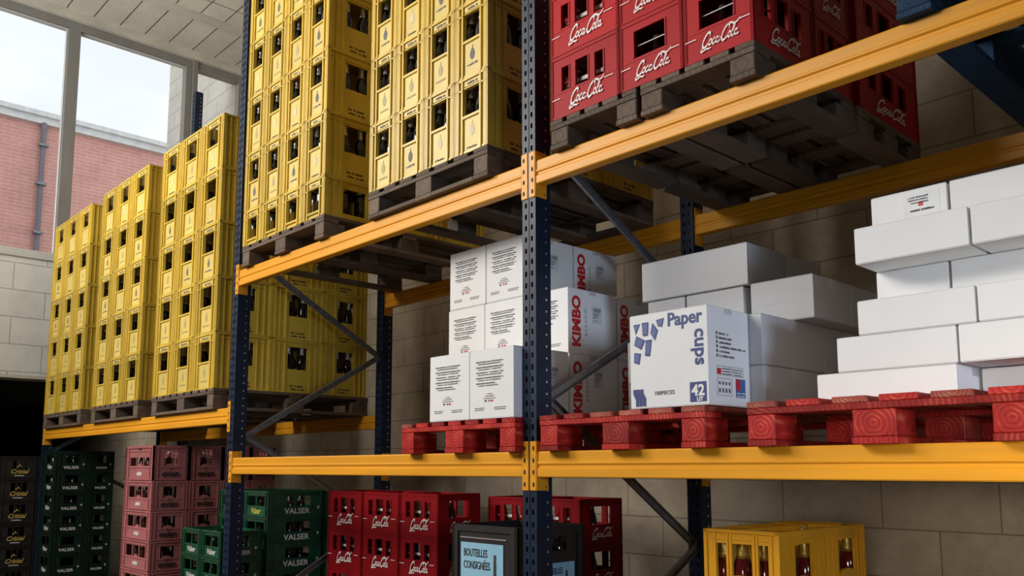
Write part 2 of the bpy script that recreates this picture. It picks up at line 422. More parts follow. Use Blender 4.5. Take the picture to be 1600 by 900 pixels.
_bm = {}
def bottle(kind):
    def f():
        r = thing('bottle',(0,0,0))
        mb = MB(); m2 = MB()
        if kind == 'beer':
            mb.lathe([(.030,0),(.036,.01),(.036,.205),(.033,.232),(.020,.268),(.0145,.296),(.0145,.340)],14)
            m2.lathe([(.0205,.270),(.0170,.286),(.0158,.316),(.017,.318),(.017,.341),(.015,.344)],12)
            link('glass_body',mb.mesh('glass_body',GLB),r); link('foil_neck',m2.mesh('foil_neck',FOIL),r)
        elif kind == 'cola':
            mb.lathe([(.026,0),(.031,.008),(.031,.09),(.027,.12),(.018,.155),(.0125,.18),(.0125,.20)],14)
            m2.lathe([(.0145,.196),(.0145,.208),(.012,.210)],12)
            link('glass_body',mb.mesh('glass_body',GLC),r); link('bottle_cap',m2.mesh('bottle_cap',WHT),r)
        elif kind == 'wine':
            mb.lathe([(.032,0),(.038,.01),(.038,.14),(.034,.17),(.022,.21),(.015,.25),(.015,.285)],16)
            m2.lathe([(.027,.195),(.022,.212),(.0165,.25),(.0165,.28),(.018,.282),(.018,.30),(.016,.302)],14)
            link('glass_body',mb.mesh('glass_body',GLR),r); link('foil_neck',m2.mesh('foil_neck',GOLD),r)
        else:
            mb.lathe([(.026,0),(.031,.008),(.031,.07),(.026,.10),(.014,.125),(.0125,.15)],12)
            m2.lathe([(.0145,.145),(.0145,.157),(.012,.159)],12)
            link('glass_body',mb.mesh('glass_body',GLB),r); link('bottle_cap',m2.mesh('bottle_cap',FOIL),r)
        for c in r.children:
            for p in c.data.polygons: p.use_smooth = len(p.vertices) == 4
        return r
    return f
def put_bottle(kind, loc, label, group): return place(('bottle',kind), bottle(kind), loc, label, 'bottle', group)

# ------------------------------------------------------------------ pallets
def pallet(w,d,h,boards,m,perim=False,mb_=None,blocks3=True):
    def f():
        r = thing('wooden_pallet',(0,0,0))
        bt = .021
        bw = w/(boards+ (boards-1)*.45); gap = bw*.45
        rr = random.Random(int(w*977+boards))
        for i in range(boards):
            a = MB(); a.box(-bw/2-(rr.uniform(0,.006) if i else 0),0,-bt,bw/2+rr.uniform(0,.006) if i < boards-1 else bw/2,d,-.0005-rr.uniform(0,.0015))
            bevel(link('deck_board',a.mesh('deck_board',PREDX if m is PRED and rr.random() < .3 else m),r,(i*(bw+gap)+bw/2,0,h)),.002)
        st = MB().__class__()
        for j,y in enumerate((0,(d-.1)/2,d-.1)):
            s = MB(); s.box(0,y,h-2*bt,w,y+.1,h-bt-.0005); bevel(link('stringer',s.mesh('stringer',m),r),.002)
        bx = [0,(w-.13)/2,w-.1] if blocks3 else [0,w-.1]
        ww = [.1,.13,.1] if blocks3 else [.1,.1]
        for x,q in zip(bx,ww):
            for y in (0,(d-.145)/2,d-.145):
                hb_ = h-3*bt-.0005; b = MB(); b.box(-q/2+.002,-.0705,-hb_/2,q/2-.002,.0705,hb_/2)
                bevel(link('block',b.mesh('block',mb_ or m),r,(x+q/2,y+.0725,bt+hb_/2)),.003)
            b = MB(); b.box(x,0 if not perim else .0,0,x+q,d,bt-.0005); bevel(link('bottom_board',b.mesh('bottom_board',m),r),.002)
        if perim:
            for i in range(len(bx)-1):
                for y in (0,d-.1):
                    b = MB(); b.box(bx[i]+ww[i]+.001,y,0,bx[i+1]-.001,y+.1,bt-.0005); bevel(link('bottom_board',b.mesh('bottom_board',m),r),.002)
        return r
    return f

# ------------------------------------------------------------------ racking
ZU, ZL, ZLL, HB = 2.88, 1.639, 1.969, .105
XS = {'far left':-7.10, 'left':-2.80, 'middle':0.0, 'right':2.78}
YR = 1.156
def upright(name, x, y, top, label, flip=False):
    r = thing('rack_upright',(x,y,0),label,'upright','navy rack uprights')
    mb = MB(); W = .08
    holes = []
    z = .03
    while z < top-.04:
        for c in (.022,.058): holes.append((c-.006,z,c+.006,z+.022))
        z += .05
    mb.side(lambda u,n,z:(u,-n,z), W, top, holes, .003)
    mb.box(0,.0031,0,.003,.09,top); mb.box(W-.003,.0031,0,W,.09,top)
    mb.box(.003,.087,0,.022,.09,top); mb.box(W-.022,.087,0,W-.003,.09,top)
    mb.box(.038,-.002,0,.042,-.0001,top)
    link('post',mb.mesh('post',NAVY),r)
    b = MB(); z = .08
    while z < top-.03:
        b.add([(W+.0008,.062+.0055*math.cos(k*PI/3),z+.0055*math.sin(k*PI/3)) for k in range(6)],[(0,1,2,3,4,5)])
        b.add([(W+.0006,.030+.0035*math.cos(k*PI/3),z+.025+.0035*math.sin(k*PI/3)) for k in range(6)],[(0,1,2,3,4,5)]) if 0 else None
        z += .05
    link('punched_hole',b.mesh('punched_holes',STUD),r)
    f = MB(); f.box(-.02,-.02,-.0,.1,.11,.006); link('foot_plate',f.mesh('foot_plate',NAVY),r)
    return r
upright('u', XS['far left'],0,2.03,'short dark blue front upright at the far left end of the racking')
upright('u', XS['far left'],YR,4.6,'dark blue rear upright behind the far left yellow crate stacks')
upright('u', XS['left'],0,5.6,'dark blue front upright between the yellow crate stacks, left of centre')
upright('u', XS['left'],YR,5.6,'dark rear upright where the braces meet beside the yellow crates')
upright('u', XS['middle'],0,5.6,'dark blue perforated front upright in the middle of the photo')
upright('u', XS['middle'],YR,5.6,'dark rear upright behind the stacked plain white boxes')
upright('u', XS['right'],0,5.6,'dark blue front upright at the right end of the racking')
upright('u', XS['right'],YR,5.6,'dark rear upright at the right end of the racking')
r = upright('u', -6.95,1.335,5.95,'tall dark post rising against the block wall beside the window')

def beam(x0,x1,y,ztop,label,rear=False):
    r = thing('rack_beam',(x0,y,ztop-HB),label,'beam','orange rack beams')
    L = x1-x0; mb = MB()
    P = [(.003,0),(.0,.004),(.0,.034),(.006,.040),(.006,.048),(.0,.054),(.0,.060),(.003,.064),(.003,HB-.006),(.007,HB),(.043,HB),(.046,HB-.004),(.046,0)]
    mb.extr_x(P,0,L); link('beam_body',mb.mesh('beam_body',ORA),r)
    for s in (0,1):
        c = MB(); h = MB(); xa = (-.036,0) if s == 0 else (L,L+.036)
        z0,z1 = -.055,.147
        yy = -.004
        c.box(xa[0],yy-.0005,z0,xa[1],-.0005 if not rear else -.0005,z1)
        if s == 0: c.box(0,yy,z0,.004,.066,z1)
        else: c.box(L-.004,yy,z0,L,.066,z1)
        cn = bevel(link('connector',c.mesh('connector',ORA),r),.0015)
        cx = (xa[0]+xa[1])/2+(.004 if s == 0 else -.004)
        for z in (.118,.068,.02,-.03):
            h.add([(cx+.006*math.cos(k*PI/4),yy-.001,z+.011*math.sin(k*PI/4)) for k in range(8)],[tuple(range(8))])
        if s == 0:
            for z in (z0+.015,z1-.02): h.add([(.0046,.05+.004*math.cos(k*PI/3),z+.004*math.sin(k*PI/3)) for k in range(6)],[tuple(range(6))])
        link('connector_slots',h.mesh('connector_slots',DARK),cn)
    return r
W8 = .08
beam(XS['left']+W8,XS['middle'],0,ZU,'orange front beam carrying the two upper yellow crate pallets')
beam(XS['middle']+W8,XS['right'],0,ZU,'orange front beam under the red crates at the upper right')
beam(XS['left']+W8,XS['middle'],0,ZL,'orange front beam in the middle with one red pallet on it')
beam(XS['middle']+W8,XS['right'],0,ZL,'orange front beam at lower right under two red pallets')
beam(XS['far left']+W8,XS['left'],0,ZLL,'orange front beam under three tall yellow crate stacks at left')
YB = 1.172
beam(XS['left']+W8,XS['middle'],YB,ZU,'rear orange beam above the box stack with printed red lettering')
beam(XS['middle']+W8,XS['right'],YB,ZU,'rear orange beam above the white boxes at the right')
beam(XS['left']+W8,XS['middle'],YB,ZL,'rear orange beam behind the lone red pallet, middle bay')
beam(XS['middle']+W8,XS['right'],YB,ZL,'rear orange beam behind the two red pallets')
beam(XS['far left']+W8,XS['left'],YB,ZLL,'rear orange beam under the left yellow stacks, above pink crates')

def brace(x, a, b, label):
    r = MB(); a = Vector((x,*a)); b = Vector((x,*b))
    d = (b-a).normalized(); n = Vector((1,0,0)); u = n.cross(d)
    w,t = .036,.016
    r.bar(a,b,w,.003,up=(1,0,0))
    for s in (-1,1): r.bar(a+u*s*(w/2)+n*t/2, b+u*s*(w/2)+n*t/2, .003,t,up=(1,0,0))
    o = link('rack_brace',r.mesh('rack_brace',GALV)); tag(o,label,'brace','galvanised diagonal rack braces'); return o
y0,y1 = .10,1.15
nodes = [(y0,4.2),(y1,3.6),(y0,3.0),(y1,2.405),(y0,1.785),(y1,1.195),(y0,.6),(y1,.1)]
place_w = ['top of','high on','just under the upper beam on','above the lower beam on','just below the lower beam on','low on','lowest on']
for nm,x,dz in (('left',-2.765,0),('middle',.035,.0)):
    for i in range(len(nodes)-1):
        a,b = nodes[i],nodes[i+1]
        if nm == 'middle':
            sh = {1.785:1.87,1.195:1.19,2.405:2.42}
            a = (a[0],sh.get(a[1],a[1])); b = (b[0],sh.get(b[1],b[1]))
        # stagger the flat bars so two meeting ends do not share space
        xx = x+(.02 if i%2 else -.0)
        brace(xx,a,b,'grey diagonal brace %s the %s upright frame' % (place_w[i],nm))
for i,(a,b) in enumerate([((y0,1.76),(y1,2.35)),((y0,1.74),(y1,1.2))]):
    brace(-7.05+.02*i,a,b,'grey diagonal brace %s the far left upright frame' % (['high on','low on'][i]))

# ------------------------------------------------------------------ yellow stacks
def yellow_stack(nm, xl, xr, ncol, z0, H, rows, wheres, depth, ys, full_base, styles, pallet_key, pw, first_h=None, sidelogo=None, dz=.144):
    """front row, right hand column going back, whole base layer if seen from below"""
    w = (xr-xl)/ncol; n = 0
    for row in range(rows):
        cut = first_h is not None and row == 0
        h = first_h if cut else H
        z = z0+(0 if row == 0 else (first_h if first_h else H)+(row-1)*H)
        for j in range(len(ys)-1):
            d = ys[j+1]-ys[j]
            for c in range(ncol):
                if j > 0 and c != ncol-1 and not (row == 0 and full_base): continue
                style = styles(c,row)
                sl = bool(sidelogo and row == rows-1 and j == 0 and c == ncol-1)
                key = ('Y',round(w,3),round(d,3),round(h,3),style,cut,sl)
                pos = 'front' if j == 0 else ('middle' if j == 1 else 'back')
                rw = 'top row' if row == rows-1 else ('bottom row' if row == 0 else ORD[row]+' row up')
                cc = ('rightmost' if c == ncol-1 else ('leftmost' if c == 0 else ORD[c]+' from left'))
                lab = 'yellow crate, %s, %s, %s line, %s' % (rw,cc,pos,wheres)
                place(key, yellow_crate(round(w-.004,4),round(d-.004,4),round(h-.0015,4),style,cut,sl), (xl+c*w+.002, ys[j]+.002, z+.0005), lab,'crate','yellow bottle crates, '+wheres)
                # bottles seen through the windows
                bz = z+.0148 - ((.385-h)*0 if not cut else 0)
                bh = .33
                if j == 0:
                    xs_ = (.053/w,.137/w) if (nm == 'E' or (nm == 'D' and c == ncol-1)) else (.053/w,)
                    for q,fx in enumerate(xs_):
                        sc = (h-.02)/.350 if h < .34 else 1
                        b = put_bottle('beer',(xl+c*w+w*fx+random.uniform(0,.004), ys[0]+.056+random.uniform(0,.004),bz), 'dark bottle, yellow crate %s %s, %s' % (cc,rw,wheres),'bottles in yellow crates, '+wheres)
                        if sc < 1: b.scale = (1,1,sc*.98)
                if c == ncol-1 and (nm in ('D','E') or (nm == 'C' and row < 3)):
                    for q,fy in enumerate((.38,.64)):
                        if j > 0 and nm in ('D','E'): continue
                        sc = (h-.02)/.350 if h < .34 else 1
                        b = put_bottle('beer',(xl+(c+1)*w-.058, ys[j]+d*fy+(.06 if j == 0 and q == 0 and w<.3 else 0)*0,bz), 'bottle at side window, %s, %s line, %s' % (rw,pos,wheres),'bottles in yellow crates, '+wheres)
                        if sc < 1: b.scale = (1,1,sc*.98)
r3 = random.Random(3)
def sty(c,row): return r3.choice([0,0,1,2])
PZ = .144
YS = [-.03,.39,.81,1.19]
for nm,xl,xr,wh in (('A',-6.98,-5.80,'far left stack'),('B',-5.50,-4.37,'second stack from left'),('C',-4.08,-2.98,'third stack from left')):
    place(('pal',nm), pallet(xr-xl,1.24,PZ,9,PWOOD,True), (xl,-.03,ZLL), 'grey wooden pallet under the yellow crates, '+wh,'pallet','grey wooden pallets')
    yellow_stack(nm,xl,xr,3,ZLL+PZ,.389,5,wh,.4,YS,False,lambda c,row:1 if row<2 else sty(c,row),'p',0,sidelogo=True)
wh = 'left upper stack'
place(('pal','D'), pallet(1.02,1.22,.135,8,PWOOD), (-2.62,-.03,ZU), 'grey wooden pallet on the upper beam, left one of two under yellow crates','pallet','grey wooden pallets')
yellow_stack('D',-2.625,-1.60,4,ZU+.135,.389,6,wh,.4,YS,True,sty,'p',0,first_h=.235)
wh = 'centre upright stack'
place(('pal','E'), pallet(.955,1.22,.145,7,PWOOD,True), (-1.15,-.03,ZU), 'grey wooden pallet on the upper beam next to the centre upright','pallet','grey wooden pallets')
yellow_stack('E',-1.15,-.195,4,ZU+.145,.37,4,wh,.4,YS,True,sty,'p',0)

# ------------------------------------------------------------------ red crates
LOGO = script_logo(.165, WHT)
LOGOS = script_logo(.135, WHT)
def red_crate(w,d,h,front,RED=RED):
    """front='long' has three narrow openings in front and one wide at the side, 'short' the other way round"""
    def f():
        r = thing('bottle_crate',(0,0,0)); mb = MB(); F = faces(w,d); e = .003
        for key in 'FRBL':
            fr,W = F[key]; g = lambda u,n,z,fr=fr: fr(u,n-e,z)
            lng = (key in 'FB') == (front == 'long')
            if lng: holes = [(.17*W,.42*h,.28*W,.80*h),(.38*W,.42*h,.56*W,.82*h),(.66*W,.42*h,.78*W,.80*h)]
            else: holes = [(.24*W,.43*h,.73*W,.83*h)]
            mb.side(g, W,h,holes,.010)
            # window surrounds, rims and vertical corner edges
            for hh in holes:
                mb.fbox(g,hh[0]-.006,0,hh[1],hh[0],.003,hh[3]); mb.fbox(g,hh[2],0,hh[1],hh[2]+.006,.003,hh[3])
            mb.fbox(g,0,0,.94*h,W,.003,h-.002); mb.fbox(g,0,0,0,W,.002,.01)
            mb.fbox(g,0,0,.0,.012,.003,h-.002); mb.fbox(g,W-.012,0,0,W,.003,h-.002)
            mb.fbox(g,.012,0,.385*h,W-.012,.0012,.40*h); 
            if lng:
                mb.fbox(g,.17*W,-.02,.55*h,.28*W,-.012,.57*h)
        link('crate_shell',mb.mesh('crate_shell',RED),r)
        m2 = MB(); m2.box(.012,.012,.004,w-.012,d-.012,.012)
        nx = max(3,round(w/.085)); ny = max(3,round(d/.085))
        for i in range(1,nx): m2.box(w*i/nx-.0015,.014,.012,w*i/nx+.0015,d-.014,.09)
        for j in range(1,ny): m2.box(.014,d*j/ny-.0015,.012,w-.014,d*j/ny+.0015,.09)
        link('bottle_grid',m2.mesh('bottle_grid',RED_in),r)
        lw = min(.185,.56*w)/.165
        link('script_logo',LOGO,r,(.30*w if front=='long' else .27*w,-.0012,.15*h),FRONT,(lw,lw*1.1,1))
        lw = .52*d/.165
        link('script_logo',LOGO,r,(w+.0012,.27*d,.15*h),RIGHT,(lw*.95,lw*.95 if lw<1.2 else 1.1,1))
        k = ('dash',)
        if k not in _CM: _CM[k] = poly_mesh([rect(0,0,.045,.0035)],WHT)
        link('logo_line',_CM[k],r,(.03*w,-.0012,.30*h),FRONT); link('logo_line',_CM[k],r,(.80*w,-.0012,.335*h),FRONT)
        if front == 'short':
            k = ('rod',round(w,3))
            if k not in _CM:
                q = MB(); q.box(0,0,0,.5*w,.003,.003); _CM[k] = q.mesh('rod',WHT)
            link('inner_rod',_CM[k],r,(.235*w,.02,.63*h))
        else:
            q = MB(); q.box(.17*w,.03,.52*h,.78*w,.036,.58*h); link('pale_strip',q.mesh('pale_strip',WHT),r)
        return r
    return f
def red_put(w,d,h,front,loc,label,group,m=RED):
    key = ('R',round(w,3),round(d,3),round(h,3),front,m.name)
    place(key, red_crate(round(w-.004,4),round(d-.004,4),round(h-.0015,4),front,m), (loc[0]+.002,loc[1]+.002,loc[2]+.0005), label,'crate',group)
zr = ZU+.125
for i,(xa,xb) in enumerate(((.199,.652),(.672,1.155))):
    for j,(ya,yb) in enumerate(((-.03,.70),(.74,1.36))):
        place(('palR',i,j), pallet(xb-xa,yb-ya,.125,5,PWOOD,False,blocks3=False), (xa,ya,ZU), 'small grey half pallet on upper beam, %s %s of four under red crates' % (['left','right'][i],['front','rear'][j]),'pallet','grey half pallets')
cols = [(.20,.572,'long'),(.572,.869,'short'),(.869,1.155,'short')]
Hc = .272
for row in range(3):
    for c,(xa,xb,fr) in enumerate(cols):
        rw = ['bottom row','second row up','top row'][row]; cc = ['left column','middle column','right column'][c]
        dd = .30 if fr == 'long' else .43
        red_put(xb-xa,dd,Hc,fr,(xa,-.03,zr+row*Hc),'red crate with white script, upper shelf, %s, %s, front' % (rw,cc),'red crates on the upper shelf')
        for q,fx in enumerate(((.4,.6) if fr == 'short' else (.22,.47,.72)) if row < 2 else ()):
            put_bottle('cola',(xa+(xb-xa)*fx,.055,zr+row*Hc+.013),'dark bottle with white cap in upper shelf red crate, %s, %s' % (rw,cc),'bottles in the upper red crates')
    # right hand side going back
    for j,(ya,yb,fr) in enumerate(((.402,.70,'long'),(.76,1.06,'long'),(1.06,1.36,'long'))):
        wid = .286 if j == 0 else .38
        rw = ['bottom row','second row up','top row'][row]
        if j == 0: red_put(.286,.298,Hc,'short',(.869,ya,zr+row*Hc),'red bottle crate, upper shelf, %s, behind right column of the front line' % rw,'red crates on the upper shelf')
        elif j == 1: red_put(.38,.60,Hc,'short',(.775,ya,zr+row*Hc),'dark red bottle crate, upper shelf, %s, rear line near the wall' % rw,'red crates on the upper shelf')
    if row < 2:
        for ya in (.40,.76):
            red_put(.38,.298 if ya < .5 else .60,Hc,'long' if ya<.5 else 'short',(.20+.0,ya,zr+row*Hc),'red bottle crate, upper shelf, %s, left side %s line' % (['bottom row','second row up'][row],'middle' if ya<.5 else 'rear'),'red crates on the upper shelf')
# blue pallet at top right
place(('palBlue',), pallet(.80,1.22,.144,5,PBLU,False), (1.62,-.03,ZU), 'blue painted wooden pallet at the top right corner of the shelf','pallet')

# lower red stack
zf = .05
def base_pallet(x0,y0,x1,y1,h,where):
    place(('bp',round(x1-x0,3),round(y1-y0,3),round(h,3)),pallet(x1-x0,y1-y0,h-.001,5,PWOOD,False),(x0,y0,0),'wooden pallet on the floor under the '+where,'pallet','floor pallets')
def low_red(nm, xs, y, d, H, rows, front, ztop, where, vis):
    for row in range(rows):
        z = ztop-(row+1)*H
        rw = ORD[row]+' from top' if row else 'top crate'
        for c in range(len(xs)-1):
            cc = ['left column','middle column','right column'][c] if len(xs) == 4 else ['left column','right column'][c]
            red_put(xs[c+1]-xs[c],d,H,front,(xs[c],y,z),'shaded red crate, %s, %s, %s' % (rw,cc,where),'red crates, '+where,RED_shade)
            if row < 2:
                for fx in (.22,.47,.72):
                    put_bottle('cola',(xs[c]+(xs[c+1]-xs[c])*fx,y+.06,z+.013),'capped bottle, red crate, %s, %s, %s' % (rw,cc,where),'bottles in red crates, '+where)
            if row < 2 and c == len(xs)-2:
                put_bottle('cola',(xs[-1]-.06,y+d*.45,z+.013),'bottle at side opening of red crate, %s, %s' % (rw,where),'bottles in red crates, '+where)
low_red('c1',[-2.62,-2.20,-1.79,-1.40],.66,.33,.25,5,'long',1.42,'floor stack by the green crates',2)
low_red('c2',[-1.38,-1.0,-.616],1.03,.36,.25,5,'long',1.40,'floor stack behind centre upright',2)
base_pallet(-2.62,.66,-1.40,.99,.17,'red crates beside the green ones')
base_pallet(-1.38,1.03,-.616,1.39,.15,'red crates behind the centre upright')

# ------------------------------------------------------------------ generic low crates (pink, green, dark green, black)
def low_crate(w,d,h,m,mi,nfront=3,nside=1,hump=False,tall=False):
    def g_():
        mb = MB(); F = faces(w,d); e = .008
        for key in 'FRBL':
            fr,W = F[key]; g = lambda u,n,z,fr=fr: fr(u,n-e,z)
            k = nfront if key in 'FB' else nside
            a,b = (.14,.86) if key in 'FB' else (.30,.72)
            zb,zt = (.42,.80) if not tall else (.42,.66)
            holes = [(W*(a+(b-a)*i/k)+.006,zb*h,W*(a+(b-a)*(i+1)/k)-.006,zt*h) for i in range(k)]
            if tall and key in 'RL': holes = [(.32*W,.42*h,.70*W,.68*h)]+[(W*(.32+.38*i/3)+.004,.72*h,W*(.32+.38*(i+1)/3)-.004,.89*h) for i in range(3)]
            mb.side(g,W,h,holes,.008)
            mb.fbox(g,0,0,.93*h,W,e,.985*h); mb.fbox(g,0,0,.01*h,W,e,.045*h)
            for u in (0,W*.11,W*.87,W-.012): mb.fbox(g,u,0,.045*h,u+.012,e,.93*h)
            mb.fbox(g,.0,0,.36*h,W,e*.6,.385*h); mb.fbox(g,0,0,.83*h,W,e*.6,.85*h)
            if hump and key in 'FR':
                cx = W*.5; n = 10
                P = [(cx+.035*math.cos(PI*i/n), .42*h+.018*math.sin(PI*i/n)) for i in range(n+1)]
                pts = [fr(u,-e-.008,z) for u,z in P]+[fr(u,-e,z) for u,z in P]
                mb.add(pts,[tuple(range(n+1)),tuple(range(2*n+1,n,-1))]+[(i,i+1,i+n+2,i+n+1) for i in range(n)])
        sh = mb.mesh('crate_shell',m)
        m2 = MB(); m2.box(.018,.018,.004,w-.018,d-.018,.012)
        nx = max(3,round(w/.09)); ny = max(3,round(d/.09))
        for i in range(1,nx): m2.box(w*i/nx-.0015,.02,.012,w*i/nx+.0015,d-.02,.35*h)
        for j in range(1,ny): m2.box(.02,d*j/ny-.0015,.012,w-.02,d*j/ny+.0015,.35*h)
        return sh, m2.mesh('bottle_grid',mi)
    k = ('low',w,d,h,m.name,nfront,nside,hump,tall)
    if k not in _CM: _CM[k] = g_()
    return _CM[k]
def crate_with(meshes, prints):
    def f():
        r = thing('bottle_crate',(0,0,0)); link('crate_shell',meshes[0],r); link('bottle_grid',meshes[1],r)
        for nm,me,loc,rot,sc in prints: link(nm,me,r,loc,rot,(sc,sc,1))
        return r
    return f
STAR = poly_mesh([[(0,.5),(.12,.12),(.5,0),(.12,-.12),(0,-.5),(-.12,-.12),(-.5,0),(-.12,.12)]],WHT)
# pink stacks
ev = text_mesh('evian',.066,DARK,bold=.0012)
evs = text_mesh('evian',.05,WHT,bold=.002,shear=.2)
evd = poly_mesh([ell(-.018,0,.005,.005), ell(.0,.0,.005,.005)],DARK)
PT = 1.75; py = [0.0,.285,.56,.80,1.02]
for row in range(7):
    h = .272 if row == 0 else .2275
    z = PT-.272-(row)*.2275 if row else PT-.272
    for j in range(4):
        x0 = -4.67; w = .60; d = py[j+1]-py[j]
        rw = 'top crate' if row == 0 else ORD[row]+' from top'
        pos = ['front','second','third','rear'][j]
        k = ('P',round(d,3),row == 0)
        ms = low_crate(.596,round(d-.006,3),round(h-.0015,4),PINK,PINK_in,3,1,True,row == 0)
        dd = d-.006
        pr = [('white_print',evs,(.30,.006,h*.14),FRONT,1),('brand_lettering',ev,(.5975,dd*.5,h*.12),RIGHT,1),('lettering_dot',evd,(.5975,dd*.5+.012,h*.12+.057),RIGHT,1)]
        if row == 0: pr.append(('rim_lettering',text_mesh('evian',.03,DARK),(.30,.006,h*.87),FRONT,1))
        place(k, crate_with(ms,pr),(x0,py[j]+.003,z),'pink bottle crate, %s, %s line of the pink stack' % (rw,pos),'crate','pink bottle crates')
        if row < 4 and j < 2:
            for fx,fy in (((.26,.25),(.5,.25),(.74,.25),(.88,.5)) if j == 0 else ((.88,.5),)):
                b = put_bottle('cola',(x0+.6*fx,py[j]+d*fy+.01,z+.013),'clear capped bottle in pink crate, %s, %s line' % (rw,pos),'bottles in the pink crates')
base_pallet(-4.67,0,-4.07,1.02,1.75-.272-6*.2275,'pink crates')
# green stack behind the left upright, two columns
va = text_mesh('VALSER',.053,WHT,bold=.001,xs=1.05,space=1.05)
vb = text_mesh('Valser',.058,WHT,bold=.0006,shear=.15)
vc = text_mesh('Valser',.062,mat('yellow_green_ink',(.55,.55,.08),.5),bold=.0018,shear=.15)
def green_block(nm, xs, ys, ztop, H, rows, m, mi, where, pfx, side=True, yellow_rows=()):
    for row in range(rows):
        z = ztop-(row+1)*H
        rw = 'top crate' if row == 0 else ORD[row]+' from top'
        for j in range(len(ys)-1):
            for c in range(len(xs)-1):
                w = xs[c+1]-xs[c]; d = ys[j+1]-ys[j]
                ms = low_crate(round(w-.004,3),round(d-.004,3),round(H-.0015,4),m,mi,2,1)
                yr = row in yellow_rows
                pr = [('white_print' if not yr else 'yellow_print',vc if yr else vb,(w*.5,.006,H*.12),FRONT,min(1,H/.2)),
                      ('brand_lettering',va,(w-.0025,d*.47,H*.12),RIGHT,min(1,d/.43)*1.0),('brand_star',STAR,(w-.0025,d*.82,H*.34),RIGHT,.03)]
                cc = ['left column','right column'][c] if len(xs) > 2 else 'single column'
                pos = ['front','rear'][j]
                place((nm,round(w,3),round(d,3),yr), crate_with(ms,pr),(xs[c]+.002,ys[j]+.002,z),'%s crate, %s, %s, %s line, %s' % (pfx,rw,cc,pos,where),'crate',pfx+' crates, '+where)
                if row < 4 and j == 0 and c == len(xs)-2:
                    for fx,fy in ((.3,.2),(.84,.42),(.84,.6)):
                        b = put_bottle('mini',(xs[c]+w*fx,ys[j]+d*fy,z+.013),'small capped bottle in %s crate, %s, %s' % (pfx,rw,where),'bottles, '+where)
green_block('G1',[-3.60,-3.215,-2.83],[.32,.79],1.416,.178,7,GRN,GRN_in,'behind left upright','green',yellow_rows=(0,1))
green_block('G2',[-3.48,-3.16,-2.84],[.0,.30],1.16,.178,6,GRN,GRN_in,'low stack left of left upright','green')
green_block('G3',[-6.99,-6.6],[.0,.32,.56],1.745,.2,8,GRND,GRN_in,'floor stack at far left','dark green')
base_pallet(-3.6,.32,-2.83,.79,1.416-7*.178,'taller green stack')
base_pallet(-3.48,0,-2.84,.30,1.16-6*.178,'low green stack')
base_pallet(-6.99,0,-6.6,.56,.145,'dark green stack')
# black crates beyond the end of the rack
gold = mat('gold_ink',(.60,.42,.10),.4)
cs = text_mesh('Cristal',.062,gold,bold=.002,shear=.35)
lf = poly_mesh([[(-.02,0),(0,.035),(.02,0),(0,.012)],[(-.03,-.01),(-.008,.0),(-.02,.014)]],gold)
sub = squig(1,.085,.014,WHT,seed=5,centre=True)
for row in range(7):
    H = .23
    z = 1.70-(row+1)*H
    for c in range(2):
        ms = low_crate(.396,.386,.2285,BLK2,BLK,2,3)
        pr = [('gold_lettering',cs,(.398,.19,.05),RIGHT,1),('gold_leaf',lf,(.398,.19,.115),RIGHT,1),('white_print',sub,(.398,.19,.022),RIGHT,1)]
        rw = 'top crate' if row == 0 else ORD[row]+' from top'
        place(('K',),crate_with(ms,pr),(-7.90,-.30-.40*c+.02,z),'black bottle crate with gold lettering, %s, %s stack left of the racking' % (rw,['right','left'][c]),'crate','black crates with gold lettering')
        if row < 3 and c == 0:
            for fy in (.25,.5,.75):
                b = put_bottle('mini',(-7.90+.33,-.28+.39*fy,z+.013),'small capped bottle in black crate, %s' % rw,'bottles in the black crates')

base_pallet(-7.9,-.68,-7.5,.10,.09,'black crates with gold lettering')
